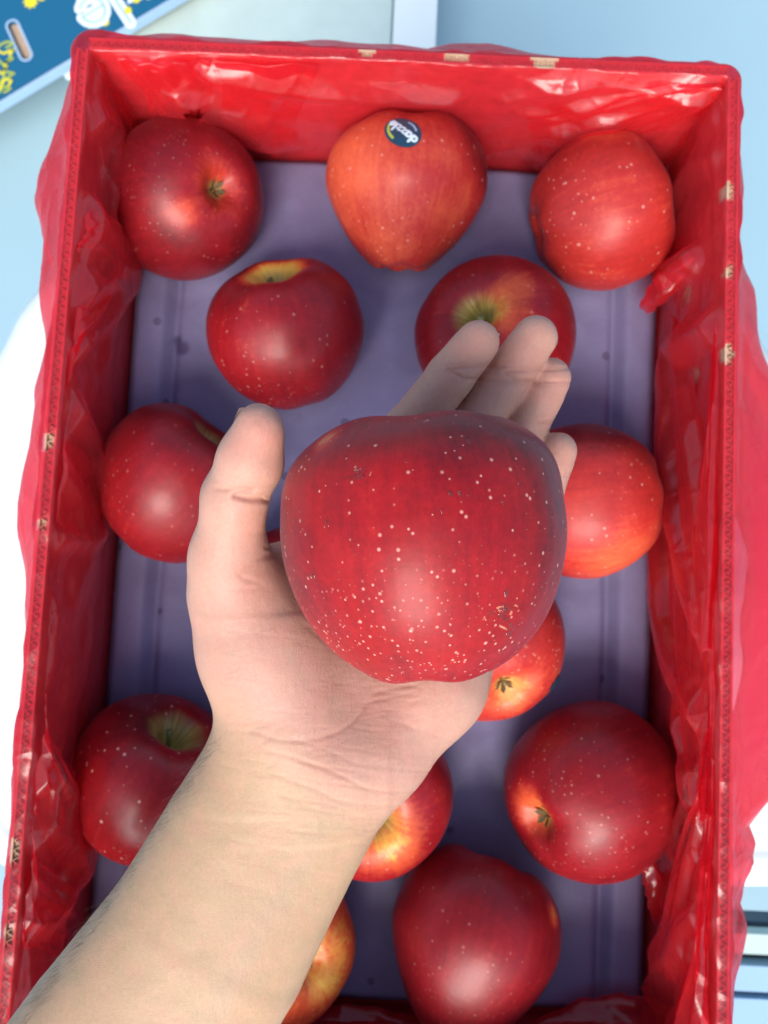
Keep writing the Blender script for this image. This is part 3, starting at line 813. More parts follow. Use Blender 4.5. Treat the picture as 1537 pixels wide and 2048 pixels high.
# ------------------------------------------------------------------ apples
PROF = np.array([(0.0, .44), (.05, .45), (.11, .55), (.19, .72), (.30, .835), (.44, .87), (.62, .81), (.80, .64), (.935, .38), (1.0, .06), (.985, -.22), (.90, -.50), (.74, -.73), (.55, -.855), (.40, -.89), (.28, -.875), (.18, -.80), (.09, -.73), (0, -.70)])
def cr_open(P, t):
    n_ = len(P) - 1; t = np.clip(t, 0, n_ - 1e-6); i = t.astype(int); f_ = (t - i)[:, None]
    g = lambda k: P[np.clip(k, 0, n_)]
    p0, p1, p2, p3 = g(i - 1), g(i), g(i + 1), g(i + 2)
    p0 = np.where((i == 0)[:, None], P[1] * [-1, 1], p0); p3 = np.where((i + 2 > n_)[:, None], P[-2] * [-1, 1], p3)
    return .5 * ((2 * p1) + (-p0 + p2) * f_ + (2 * p0 - 5 * p1 + 4 * p2 - p3) * f_ ** 2 + (-p0 + 3 * p1 - 3 * p2 + p3) * f_ ** 3)
def apple_fn(R_, hz, taper, lobes, lean, seed, squash=1.0, sh=0.0, skew=0.0):
    def fn(pol, lon, off=0.0):
        """pol 0..1 stem->calyx, lon radians"""
        pr = cr_open(PROF, np.asarray(pol) * (len(PROF) - 1)); rho, z = pr[:, 0].copy(), pr[:, 1].copy()
        low = sstep(.15, -.8, z) if False else np.clip((.15 - z) / .95, 0, 1) ** 1.3
        rho = rho * (1 - taper * low)
        rho = rho * (1 + sh * np.exp(-((z - .62) / .30) ** 2))
        lb = np.cos(5 * lon + seed) * lobes
        rho = rho * (1 + lb * (.35 + low * 1.4) * np.clip(rho * 1.6, 0, 1))
        hi = np.clip((z - .1) / .8, 0, 1)
        z = z * hz + lb * 1.2 * low * np.clip(rho * 1.5, 0, 1) - lb * .9 * hi * np.clip(rho * 1.5, 0, 1)
        z = z + lean * np.cos(lon - seed) * np.clip(rho, 0, 1) * hi
        x = rho * np.cos(lon); y = rho * np.sin(lon) * squash
        x = x + skew * np.clip(-z, 0, 1) ** 1.5
        p = np.stack([x, y, z], -1)
        nz = fbm(p * 1.3 + seed * 3.1, 2)
        p = p * (1 + .035 * nz * np.clip(rho * 1.5, 0, 1))[:, None]
        d = p / (np.linalg.norm(p, axis=1)[:, None] + 1e-9)
        return p * R_ + d * off
    return fn
def axis_quat(ax, roll):
    w_ = RC @ np.array(ax, float); w_ /= np.linalg.norm(w_)
    q = Vector(w_).to_track_quat('Z', 'Y'); return q @ Matrix.Rotation(roll, 3, 'Z').to_quaternion()
def make_apple(name, loc, ax, roll, R_, hz, taper, lobes, lean, seed, mat, ripe_shade, label, nr=72, ns=96, squash=1.0, stem=True, cavr=.16, group='red apples lying in the tray', sh=0.0, skew=0.0):
    """ripe(p, pol, w) -> 0..1 given unit-sphere object directions"""
    fn = apple_fn(R_, hz, taper, lobes, lean, seed, squash, sh, skew)
    pol = np.linspace(0, 1, nr) ; pol = pol[1:-1]
    lon = np.linspace(0, 2 * math.pi, ns, endpoint=False)
    PO, LO = np.meshgrid(pol, lon, indexing='ij'); PO = PO.ravel(); LO = LO.ravel()
    V = fn(PO, LO); m_ = len(pol)
    t0 = fn(np.array([0.0]), np.array([0.0])); t1 = fn(np.array([1.0]), np.array([0.0]))
    V = np.concatenate([V, t0, t1]); PO = np.append(PO, [0, 1]); LO = np.append(LO, [0, 0])
    fq = gridfaces(m_, ns, wrap_v=True)
    i = np.arange(ns); j = (i + 1) % ns; a = m_ * ns
    tr = [(int(j[k]), int(i[k]), a) for k in range(ns)]; br = [(int((m_ - 1) * ns + i[k]), int((m_ - 1) * ns + j[k]), a + 1) for k in range(ns)]
    o = mesh(name, V, fq.tolist() + tr + br, mat)
    d = V / np.linalg.norm(V, axis=1)[:, None]
    # view dir in object space for the colour zones that the photo shows
    q = axis_quat(ax, roll)
    o.location = loc; o.rotation_mode = 'QUATERNION'; o.rotation_quaternion = q
    Mq = np.array(q.to_matrix())
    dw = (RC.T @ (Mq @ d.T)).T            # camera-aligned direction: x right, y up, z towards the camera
    r = ripe_shade(dw, PO)
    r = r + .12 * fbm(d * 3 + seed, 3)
    fattr(o, 'ripe_shade', r); fattr(o, 'pol', PO)  # ripeness, with shade and reflections painted in on some apples
    rad = np.hypot(V[:, 0], V[:, 1]) / R_
    cav = (1 - sstep(cavr * .6, cavr * 1.5, rad + .05 * fbm(d * 6 + seed, 2))) * (PO < .5) * .9 + (1 - sstep(.05, .15, rad)) * (PO > .5) * .6
    fattr(o, 'cav', cav)
    # streak coordinate: stretched along meridians
    lonv = np.stack([np.cos(LO) * 13, np.sin(LO) * 13, PO * 4.5], -1)
    a_ = o.data.attributes.new('lon', 'FLOAT_VECTOR', 'POINT'); a_.data.foreach_set('vector', lonv.astype(np.float32).ravel())
    # stem
    zb_ = t0[0][2]
    if stem:
        h_ = R_ * .34
        pts = [(0, 0, zb_ - R_ * .02), (R_ * .01, 0, zb_ + h_ * .3), (R_ * .035, R_ * .01, zb_ + h_ * .65), (R_ * .08, R_ * .02, zb_ + h_)]
        v, f = tube(pts, [R_ * .036, R_ * .028, R_ * .03, R_ * .045], 8); mesh('stem', v, f, MAT['stem'], o)
    # calyx: five withered sepals
    zc = t1[0][2]; V = []; Fc = []
    for k in range(5):
        a = 2 * math.pi * k / 5 + seed
        for w_, rr, zz in ((-.5, .02, .02), (.5, .02, .02), (.45, .085, -.05), (0, .12, -.085), (-.45, .085, -.05)):
            V.append((R_ * rr * math.cos(a + w_ * .9), R_ * rr * math.sin(a + w_ * .9), zc + R_ * (zz - .03)))
        b = 5 * k; Fc.append((b, b + 1, b + 2, b + 3, b + 4))
    mesh('calyx', V, Fc, MAT['sepal'], o, False)
    tag(o, label, 'apple', group)
    return o, fn

CR = ((.10, .002, .008), (.36, .010, .014), (.70, .085, .028), (.80, .42, .06))
def blob(dw, c, r0, r1):
    c = np.array(c, float); c /= np.linalg.norm(c); a = np.arccos(np.clip(dw @ c, -1, 1)); return 1 - sstep(r0, r1, a)
MA = {}
MA['dark'] = apple_mat('apple_skin_dark', (.085, .003, .008), (.27, .007, .011), (.58, .06, .022), (.72, .38, .06), .32, .16)
MA['mid'] = apple_mat('apple_skin_mid', (.085, .002, .007), (.29, .007, .011), (.66, .10, .028), (.76, .48, .07), .32, .28)
MA['bright'] = apple_mat('apple_skin_bright', (.15, .004, .007), (.44, .025, .020), (.72, .125, .05), (.80, .40, .10), .36, .45, .9)
MA['spotty'] = apple_mat('apple_skin_spotty', (.08, .002, .006), (.32, .008, .012), (.62, .09, .03), (.60, .50, .07), .26, .70, .9)
MA['held'] = apple_mat('apple_skin_held', (.075, .003, .010), (.36, .008, .011), (.58, .05, .026), (.78, .34, .12), .33, .62, 1.0, held=True)

def place(key, z=.0385):
    px, py = APX[key]; return tuple(atz(px, py, z))
AP = [
 ('a1', (.46, .14, -.0), 'calyx', (.66, -.08, .75), .0, .0408, .98, .05, .012, .03, 1.0, 'dark', lambda d, p: .20 + .38 * blob(d, (.62, -.05, .78), .1, .75) + .40 * blob(d, (.15, -.45, .85), .05, .33) + .35 * blob(d, (-.45, .72, .4), .05, .25), 'dark crimson apple in the far left corner showing its calyx'),
 ('a2', None, 'stem', (.06, .97, .16), 2.1, .0428, 1.0, .32, .036, .10, 2.0, 'bright', lambda d, p: .44 + .20 * blob(d, (-.7, .1, .6), .2, 1.1) - .5 * blob(d, (.85, .45, .2), .2, .9) + .12 * blob(d, (-.2, -.8, .4), .1, .5), 'orange red apple with an oval sticker in the far middle'),  # dark upper right is shade painted into the skin colour
 ('a3', None, 'stem', (.93, .25, .05), .4, .0405, .93, .12, .02, .04, 3.2, 'bright', lambda d, p: .36 + .34 * blob(d, (-.05, .85, .5), .1, .5) + .06 * blob(d, (-.1, -.2, .9), .2, .9) - .4 * blob(d, (.9, .2, .3), .1, .6), 'bright red apple with an orange top in the far right corner'),
 ('a4', None, 'stem', (-.12, .84, .50), .2, .0405, .96, .16, .022, .06, 4.1, 'mid', lambda d, p: .26 + .12 * blob(d, (-.5, -.2, .8), .2, .9) + .85 * (1 - sstep(.24, .32, p)) * blob(d, (-.15, .85, .5), .2, .7), 'crimson apple with an orange stem hollow left of the fingertips'),
 ('a5', None, 'stem', (-.43, .24, .87), .9, .0418, .92, .10, .016, .03, 5.3, 'mid', lambda d, p: .30 + .50 * blob(d, (-.28, .25, .9), .05, .5) + .32 * blob(d, (.15, .5, .85), .05, .42) + .2 * blob(d, (.05, .1, 1), .05, .4), 'apple with a yellow green stem hollow behind the fingertips'),
 ('a6', None, 'stem', (.62, .74, .16), .3, .0408, .95, .10, .02, .05, 6.6, 'dark', lambda d, p: .34 - .1 * blob(d, (.3, .7, .5), .2, .8), 'deep red apple beside the thumb at the left wall'),  # darker top: its shaded side, put into the colour
 ('a7', None, 'calyx', (.95, .10, .12), 1.2, .0405, .93, .12, .02, .04, 7.7, 'bright', lambda d, p: .34 + .34 * blob(d, (.3, -.75, .55), .15, .85) - .35 * blob(d, (-.1, .85, .4), .2, .75), 'red apple with a pale orange lower side right of the held apple'),
 ('a8', None, 'calyx', (.18, -.58, .80), .5, .0400, .93, .08, .018, .03, 8.2, 'bright', lambda d, p: .42 + .42 * blob(d, (.25, -.62, .75), .10, .52) - .25 * blob(d, (.7, .6, .3), .2, .9), 'apple with a yellow green calyx peeking out below the held apple'),
 ('a9', None, 'stem', (.46, .84, .34), .1, .0418, .93, .10, .020, .05, 9.4, 'spotty', lambda d, p: .34 - .22 * blob(d, (.1, .9, .3), .2, .7), 'speckled red apple with a yellow green stem hollow left of the forearm'),
 ('a10', None, 'stem', (.02, -.06, .99), .5, .0405, .93, .10, .018, .03, 10.1, 'mid', lambda d, p: .36 + .50 * blob(d, (.18, -.25, .9), .15, .70) - .1 * blob(d, (.9, .3, .2), .1, .6), 'red and yellow apple peeking out from under the wrist'),
 ('a11', None, 'calyx', (-.82, -.20, .54), .2, .0428, .98, .06, .016, .03, 11.5, 'mid', lambda d, p: .28 + .46 * blob(d, (-.88, -.12, .5), .10, .50) + .05 * blob(d, (.2, .2, .9), .2, .9), 'red apple with an olive patch round its calyx at the near right'),
 ('a12', None, 'stem', (.30, .92, -.32), .8, .0420, 1.10, .34, .026, .09, 12.2, 'dark', lambda d, p: .26 + .10 * blob(d, (.1, .1, .95), .2, .7) + .5 * blob(d, (.8, .45, .3), .05, .2), 'dark crimson apple against the near edge of the photo, right of the forearm'),
 ('a13', None, 'calyx', (.55, .10, .82), .2, .0400, .94, .06, .016, .03, 13.9, 'mid', lambda d, p: .66 + .18 * blob(d, (.7, .1, .7), .2, .8) - .4 * blob(d, (.5, -.85, .1), .2, .6), 'orange yellow apple half hidden by the near side of the forearm'),
 ('a14', None, 'stem', (.3, .6, .7), .6, .0405, .94, .08, .018, .03, 14.4, 'mid', lambda d, p: .32 + 0 * p, 'apple of which a red sliver shows between thumb and palm'),
]
for key, _x, endname, ax, roll, R_, hz, tp, lb, ln, seed, mk, rf, label in AP:
    axs = ax if endname == 'stem' else tuple(-c for c in ax)
    o, fn = make_apple('apple', place(key), axs, roll, R_, hz, tp, lb, ln, seed, MA[mk], rf, label, cavr=(.26 if key == 'a9' else .22) if endname == 'stem' else .16, stem=key in ('a5', 'a9', 'a4'), sh=.05 if key == 'a2' else .04, skew=.0)
    if key == 'a2': A2, A2fn = o, fn
    if key == 'a8': A8 = o

# sticker on the far middle apple: oval patch wrapped on the skin by ray casting the apple's own mesh
from mathutils.bvhtree import BVHTree
def wrap_fn(o, px, py, z, lift_base=.0003):
    me = o.data; Mx = Matrix.LocRotScale(o.location, o.rotation_quaternion, None)
    vs = [v.co.copy() for v in me.vertices]; bv = BVHTree.FromPolygons(vs, [tuple(p.vertices) for p in me.polygons])
    inv = Mx.inverted(); c0 = Vector(atz(px, py, z)); cam_l = inv @ Vector(CC)
    hit = bv.ray_cast(cam_l, ((inv @ c0) - cam_l).normalized())
    p, nrm = hit[0], hit[1]
    upc = (inv.to_3x3() @ Vector(RC @ np.array([0, 1, 0]))); ex_ = upc.cross(nrm).normalized(); ey_ = nrm.cross(ex_).normalized()
    def fn(x, y, lift):
        s = p + ex_ * x + ey_ * y + nrm * .02
        h = bv.ray_cast(s, -nrm)
        if h[0] is None: return tuple(p + ex_ * x + ey_ * y)
        nn = h[1]
        return tuple(h[0] + nn * (lift + lift_base))
    return fn
fn = wrap_fn(A2, 806, 263, .06)
V = []; na, nr_ = 40, 6
ang0 = math.radians(-42)
def oval(a, r): x = .0098 * r * math.cos(a); y = .0078 * r * math.sin(a); return (x * math.cos(ang0) - y * math.sin(ang0), x * math.sin(ang0) + y * math.cos(ang0))
V = [fn(0, 0, .0002)]
for k in range(1, nr_ + 1):
    for i in range(na): V.append(fn(*oval(2 * math.pi * i / na, k / nr_), .0002))
Fc = [(0, 1 + i, 1 + (i + 1) % na) for i in range(na)]
for k in range(nr_ - 1):
    for i in range(na): a = 1 + k * na; Fc.append((a + i, a + na + i, a + na + (i + 1) % na, a + (i + 1) % na))
stk = mesh('sticker', V, Fc, MAT['sticker'], A2)
stk['label'] = 'dark blue oval sticker with white and yellow lettering'
gs, wl = word('dazzle', .0042, .0012)
td = np.array([math.cos(math.radians(138)), math.sin(math.radians(138))]); ud = np.array([-td[1], td[0]])
for ch, gx_, V2, F2 in gs:
    g = lambda x, y, z, gx_=gx_: fn(*(td * (x + gx_ - wl / 2) + ud * (y - .0016)), z)
    flat_piece('letter', V2, F2, g, MAT['print_white'], stk, .0005)
v2, f2 = ribbon([(.0078 * math.cos(a), .0058 * math.sin(a)) for a in np.linspace(math.radians(195), math.radians(262), 12)], .0013)
c0, s0 = math.cos(ang0), math.sin(ang0)
flat_piece('small_print', v2, f2, lambda x, y, z: fn(x * c0 - y * s0 - .000, x * s0 + y * c0, z), MAT['print_lime'], stk, .0005)
v2, f2 = ribbon([(.0072 * math.cos(a), .0056 * math.sin(a)) for a in np.linspace(math.radians(50), math.radians(100), 10)], .0009)
flat_piece('small_print', v2, f2, lambda x, y, z: fn(x * c0 - y * s0, x * s0 + y * c0, z), MAT['print_pale'], stk, .0005)
# sticker edge on the apple below the held one
fn8 = None
for px in range(1122, 1060, -3):
    try: fn8 = wrap_fn(A8, px, 1366, .030); break
    except Exception: pass
V = [fn8(0, 0, .0002)]
for k in range(1, 5):
    for i in range(24): V.append(fn8(.0046 * k / 4 * math.cos(2 * math.pi * i / 24), .0046 * k / 4 * math.sin(2 * math.pi * i / 24), .0003))
Fc = [(0, 1 + i, 1 + (i + 1) % 24) for i in range(24)]
for k in range(3):
    for i in range(24): a = 1 + k * 24; Fc.append((a + i, a + 24 + i, a + 24 + (i + 1) % 24, a + (i + 1) % 24))
mesh('sticker', V, Fc, MAT['sticker'], A8)['label'] = 'dark sticker wrapped over the lower right edge'

# ------------------------------------------------------------------ held apple
HD = .262
hloc = atd(848, 1092, HD)
held, hfn = make_apple('apple', tuple(hloc), (-.05, .99, -.06), 1.9, .0418, 1.02, .15, .020, .05, 21.3, MA['held'],
    lambda d, p: .30 + .06 * blob(d, (.05, -.35, .9), .1, .8) - .08 * blob(d, (.35, .62, .65), .2, .75) - .16 * blob(d, (.9, .1, .35), .1, .75) - .12 * blob(d, (-.95, -.1, .3), .1, .65) - .12 * blob(d, (.4, .9, .3), .1, .7) + .05 * blob(d, (-.4, .4, .8), .1, .6) + .5 * blob(d, (-.60, .66, .40), .03, .16),  # darker sides and top paint purplish sheen and dark reflections into the colour
    'large crimson apple with pale specks and droplets resting on the open palm', nr=150, ns=220, group=None, sh=.075)
hM = Matrix.LocRotScale(held.location, held.rotation_quaternion, None)
hb_ = BVHTree.FromPolygons([v.co.copy() for v in held.data.vertices], [tuple(p.vertices) for p in held.data.polygons])
hin = hM.inverted(); cl = hin @ Vector(CC)
def droplet(px, py, r, fl=.5, irr=0.0, stretch=1.0, ang=0):
    h = hb_.ray_cast(cl, ((hin @ Vector(atd(px, py, .22))) - cl).normalized())
    if h[0] is None: return
    p, nn = h[0], h[1]
    a = nn.orthogonal().normalized(); b = nn.cross(a)
    up = (hin.to_3x3() @ Vector(RC @ np.array([math.sin(ang), math.cos(ang), 0]))); a = (up - nn * up.dot(nn)).normalized(); b = nn.cross(a)
    r = r * .72; V = []; n1, n2 = 6, 18
    ph = rng.random(4) * 6
    for k in range(n1):
        t = k / (n1 - 1) * math.pi / 2
        for i in range(n2):
            an = 2 * math.pi * i / n2; rr = r * math.cos(t) * (1 + irr * (math.sin(2 * an + ph[0]) + .7 * math.sin(3 * an + ph[1]) + .5 * math.sin(5 * an + ph[2])))
            q = p + a * rr * stretch * math.cos(an) + b * rr * math.sin(an)
            hh = hb_.find_nearest(q); q = hh[0]
            V.append(tuple(q + nn * (r * fl * math.sin(t) - .00004)))
    o = mesh('water_droplet', V, np.concatenate([gridfaces(n1, n2, wrap_v=True)]), MAT['water'], held)
    return o
for a in [(722, 945, .0026, .16, .16, .85, 0), (574, 1024, .0009, .6), (598, 1020, .0009, .6), (656, 1045, .0011, .55, .1, 1.5), (627, 1152, .0013, .5, .12), (1013, 1187, .0013, .6, .1, 1.5, .3), (1008, 1222, .0016, .25, .3, 1.6, .9), (1000, 1228, .0008, .4, .2),
          (900, 985, .0008, .5), (920, 987, .0008, .5), (937, 990, .0008, .5), (1006, 1003, .0010, .4, .2), (640, 868, .0009, .5), (885, 1022, .0009, .5, .1), (665, 1230, .0009, .4, .2), (812, 922, .0008, .5), (940, 883, .0012, .25, .2, .35), (1022, 1262, .0012, .3, .2, 2.4, .2), (612, 1235, .0008, .5), (1088, 1170, .0010, .4, .2, 1.4, .2), (700, 1268, .0009, .4, .2)]:
    droplet(*a)
droplet(1040, 1222, .0030, .02, .2, 1.9, .35)

MAT['scar'] = simple('russet_scar', (.50, .15, .09), .6, .3, 900)
MAT['bruise'] = simple('dark_blemish', (.16, .012, .012), .5, .3, 900)
def scar(pts, wd, mt, closed=False):
    P3 = []
    for px, py in pts:
        h_ = hb_.ray_cast(cl, ((hin @ Vector(atd(px, py, .22))) - cl).normalized())
        if h_[0] is None: return
        P3.append((h_[0], h_[1]))
    n_ = len(P3); V = []
    for i, (p, nn) in enumerate(P3):
        a_ = P3[(i - 1) % n_][0] if (closed or i > 0) else p; b_ = P3[(i + 1) % n_][0] if (closed or i < n_ - 1) else p
        sd_ = (b_ - a_).cross(nn).normalized(); w_ = wd * (.5 + .8 * rng.random())
        V += [tuple(p + sd_ * w_ / 2 + nn * .00004), tuple(p + nn * .00012), tuple(p - sd_ * w_ / 2 + nn * .00004)]
    Fc = []
    for i in range(n_ if closed else n_ - 1):
        j = (i + 1) % n_; Fc += [(3 * i, 3 * i + 1, 3 * j + 1, 3 * j), (3 * i + 1, 3 * i + 2, 3 * j + 2, 3 * j + 1)]
    mesh('skin_scar', V, Fc, MAT[mt], held)
r3 = np.random.default_rng(3)
for k in range(26):
    cx_, cy_ = 1008 + r3.normal(0, 13), 1226 + r3.normal(0, 11)
    scar([(cx_, cy_), (cx_ + r3.normal(0, 3), cy_ + r3.normal(0, 3)), (cx_ + r3.normal(0, 5), cy_ + r3.normal(0, 5))], .0005, 'bruise' if k % 3 else 'scar')
for k in range(12):
    cx_, cy_ = 722 + r3.normal(0, 13), 946 + r3.normal(0, 9)
    scar([(cx_, cy_), (cx_ + r3.normal(0, 4), cy_ + r3.normal(0, 3)), (cx_ + r3.normal(0, 6), cy_ + r3.normal(0, 4))], .00035, 'bruise' if k % 3 else 'scar')
for px, py in ((655, 1045), (1013, 1187), (902, 987), (922, 989), (627, 1153), (1022, 1250), (1018, 1268), (938, 884)):
    scar([(px - 3, py - 5), (px, py), (px + 1, py + 5)], .0008, 'bruise')
# ------------------------------------------------------------------ hand and forearm: one continuous surface (camera-space mm)
J = {}
def c3(px, py, d): return camc(px, py, d)
palm, fingers = [], {}
def cone(lst, a, ra, b, rb, k=6.0): lst.append((c3(*a), ra, c3(*b), rb, k))
# forearm: three parallel cones
AX = [((622, 1512, .2925), 19.0, 12.5), ((515, 1695, .2930), 20.5, 12.5), ((412, 1884, .2935), 23.5, 12.0), ((262, 2100, .2950), 27.0, 12.0), ((90, 2370, .2980), 31.0, 12.5)]
perp = np.array([.86, -.50, 0])   # camera space (x right, y up): across the arm
body = []
chains = []
def parallel(off, dz, sc):
    ch = []
    chains.append(ch)
    for (a, ra, wa), (b, rb, wb) in zip(AX[:-1], AX[1:]):
        A = c3(*a) + perp * off * wa + np.array([0, 0, dz]); B = c3(*b) + perp * off * wb + np.array([0, 0, dz])
        ch.append((A, ra * sc, B, rb * sc, .6))
parallel(0, 0, 1.0); parallel(-1, -1, .98); parallel(1, -1, .98)
# heel and metacarpals
cone(body, (600, 1500, .2925), 19.5, (585, 1405, .2930), 20.5, 12)
cone(body, (585, 1405, .2930), 21.0, (532, 1295, .2900), 20.0, 12)       # thenar
cone(body, (532, 1295, .2900), 20.0, (478, 1185, .2830), 15.0, 10)
cone(body, (640, 1330, .2990), 15.0, (600, 1220, .3000), 12.0, 12)
cone(body, (640, 1480, .2960), 16.0, (735, 1015, .3110), 11.0, 10)
cone(body, (690, 1480, .2970), 16.0, (840, 1000, .3120), 11.0, 10)
cone(body, (740, 1490, .2960), 15.5, (928, 1045, .3120), 10.5, 10)
cone(body, (770, 1490, .2940), 15.5, (868, 1370, .2990), 15.5, 10)       # hypothenar
cone(body, (868, 1370, .2990), 15.5, (990, 1150, .3120), 11.0, 10)
cone(body, (470, 1175, .2860), 9.0, (690, 1085, .3080), 8.0, 8)          # web
cone(body, (500, 1215, .2900), 12.0, (680, 1150, .3060), 9.0, 8)
# thumb
thumb = []
cone(thumb, (478, 1185, .2830), 15.0, (458, 1115, .2760), 11.4, 6)
cone(thumb, (458, 1115, .2760), 11.4, (470, 1000, .2660), 9.3, 5)
cone(thumb, (470, 1000, .2660), 9.0, (500, 925, .2610), 9.5, 4)
cone(thumb, (500, 925, .2610), 9.5, (517, 850, .2570), 6.4, 3)
cone(thumb, (450, 985, .2700), 6.2, (474, 940, .2680), 5.5, 4)
cone(thumb, (505, 905, .2590), 7.6, (522, 870, .2565), 6.6, 3)
FG = {
 'index': [((735, 1015, .3110), 9.8), ((818, 862, .3035), 8.7), ((900, 754, .2960), 7.7), ((956, 684, .2905), 7.2)],
 'middle': [((840, 1000, .3120), 9.8), ((918, 893, .3085), 8.7), ((998, 777, .3020), 7.9), ((1071, 675, .2960), 7.4)],
 'ring': [((930, 1045, .3135), 9.4), ((993, 955, .3135), 8.1), ((1047, 868, .3090), 7.5), ((1101, 757, .3030), 7.1)],
 'pinky': [((990, 1150, .3140), 9.0), ((1044, 1065, .3130), 7.4), ((1084, 988, .3100), 6.9), ((1118, 901, .3050), 6.4)]}
fing = {}
for k, js in FG.items():
    L = []
    for (a, ra), (b, rb) in zip(js[:-1], js[1:]): cone(L, a, ra, b, rb, 2.5)
    # soft pads between the creases
    for i in (1, 2):
        a = c3(*js[i][0]); b = c3(*js[i + 1][0]); L.append((a * .65 + b * .35 + np.array([0, 0, .9]), js[i][1] * .86, a * .3 + b * .7 + np.array([0, 0, .9]), js[i + 1][1] * .93, 2.0))
    fing[k] = L

def sd_cone(P, a, ra, b, rb):
    ba = b - a; l2 = ba @ ba; rr = ra - rb; a2 = l2 - rr * rr; il2 = 1 / l2
    pa = P - a; y = pa @ ba; z = y - l2
    x2 = ((pa * l2 - y[..., None] * ba) ** 2).sum(-1); y2 = y * y * l2; z2 = z * z * l2
    k = np.sign(rr) * rr * rr * x2
    c1 = np.sign(z) * a2 * z2 > k; c2 = np.sign(y) * a2 * y2 < k
    return np.where(c1, np.sqrt(x2 + z2) * il2 - rb, np.where(c2, np.sqrt(x2 + y2) * il2 - ra, (np.sqrt(x2 * a2 * il2) + y * rr) * il2 - ra))
allp = body + sum(chains, []) + thumb + sum(fing.values(), [])
ends = np.array([q[0] for q in allp] + [q[2] for q in allp]); rads = np.array([q[1] for q in allp] + [q[3] for q in allp])
h = .9
lo = (ends - rads[:, None]).min(0) - 4; hi = (ends + rads[:, None]).max(0) + 4
nx, ny, nz = (np.ceil((hi - lo) / h).astype(int) + 1)
BIG = 12.0
xs = lo[0] + np.arange(nx) * h; ysr = lo[1] + np.arange(ny) * h; zs = lo[2] + np.arange(nz) * h
def field(lst):
    Fd = np.full((nx, ny, nz), BIG, dtype=np.float32)
    for a, ra, b, rb, k in lst:
        mlo = np.minimum(a - ra, b - rb) - 10; mhi = np.maximum(a + ra, b + rb) + 10
        i0 = np.clip(np.floor((mlo - lo) / h).astype(int), 0, None); i1 = np.minimum(np.ceil((mhi - lo) / h).astype(int) + 1, (nx, ny, nz))
        sx_, sy_, sz_ = (slice(i0[q], i1[q]) for q in range(3))
        G = np.stack(np.meshgrid(xs[sx_], ysr[sy_], zs[sz_], indexing='ij'), -1)
        d = np.minimum(sd_cone(G, a, ra, b, rb), BIG).astype(np.float32)
        o_ = Fd[sx_, sy_, sz_]; hh = np.clip(.5 + .5 * (o_ - d) / k, 0, 1)
        Fd[sx_, sy_, sz_] = o_ * (1 - hh) + d * hh - k * hh * (1 - hh)
    return Fd
def smin(a, b, k):
    hh = np.clip(.5 + .5 * (b - a) / k, 0, 1); return b * (1 - hh) + a * hh - k * hh * (1 - hh)
Fb = field(chains[0])
for ch in chains[1:]: Fb = smin(Fb, field(ch), 7.0)
Fb = smin(Fb, field(body), 9.0)
Fb = smin(Fb, field(thumb), 5.0)
ff_ = None
for k in ('index', 'middle', 'ring', 'pinky'):
    g = field(fing[k]); ff_ = g if ff_ is None else smin(ff_, g, 1.2)
Fb = smin(Fb, ff_, 5.0)

def surface_nets(Fd):
    s = Fd < 0
    nx_, ny_, nz_ = Fd.shape
    acc = np.zeros((nx_ - 1, ny_ - 1, nz_ - 1, 3), np.float32); cnt = np.zeros((nx_ - 1, ny_ - 1, nz_ - 1), np.float32)
    cellany = np.zeros_like(cnt, bool)
    for ax_ in range(3):
        sl0 = [slice(None)] * 3; sl1 = [slice(None)] * 3; sl0[ax_] = slice(0, -1); sl1[ax_] = slice(1, None)
        f0 = Fd[tuple(sl0)]; f1 = Fd[tuple(sl1)]; cr_ = s[tuple(sl0)] != s[tuple(sl1)]
        t = np.where(cr_, f0 / (f0 - f1 + 1e-12), 0)
        oth = [q for q in range(3) if q != ax_]
        for da in (0, 1):
            for db in (0, 1):
                sl = [slice(None)] * 3; n_ = [nx_ - 1, ny_ - 1, nz_ - 1]
                sl[oth[0]] = slice(da, da + n_[oth[0]]); sl[oth[1]] = slice(db, db + n_[oth[1]])
                c_ = cr_[tuple(sl)]; tt_ = t[tuple(sl)]
                cnt += c_; acc[..., ax_] += tt_ * c_; acc[..., oth[0]] += da * c_; acc[..., oth[1]] += db * c_
    act = cnt > 0; idm = -np.ones(cnt.shape, np.int64); idm[act] = np.arange(act.sum())
    ijk = np.argwhere(act); V = ijk + acc[act] / cnt[act][:, None]
    Fq = []
    for ax_ in range(3):
        sl0 = [slice(None)] * 3; sl1 = [slice(None)] * 3; sl0[ax_] = slice(0, -1); sl1[ax_] = slice(1, None)
        s0_ = s[tuple(sl0)]; cr_ = s0_ != s[tuple(sl1)]
        e_ = np.argwhere(cr_); o1, o2 = [(1, 2), (2, 0), (0, 1)][ax_]
        ok = (e_[:, o1] > 0) & (e_[:, o2] > 0) & (e_[:, o1] < cnt.shape[o1]) & (e_[:, o2] < cnt.shape[o2]); e_ = e_[ok]
        ins_ = s0_[tuple(e_.T)]
        def at_(d1, d2):
            q = e_.copy(); q[:, o1] -= d1; q[:, o2] -= d2; return idm[tuple(q.T)]
        quad = np.stack([at_(1, 1), at_(0, 1), at_(0, 0), at_(1, 0)], 1)
        quad[~ins_] = quad[~ins_][:, ::-1]; Fq.append(quad)
    return V, np.concatenate(Fq)
Vh, Fh = surface_nets(Fb)
Vh = lo + Vh * h
def edges_of(Fq):
    return np.concatenate([Fq[:, [0, 1]], Fq[:, [1, 2]], Fq[:, [2, 3]], Fq[:, [3, 0]]])
E_ = edges_of(Fh); E_ = np.unique(np.sort(E_, 1), axis=0)
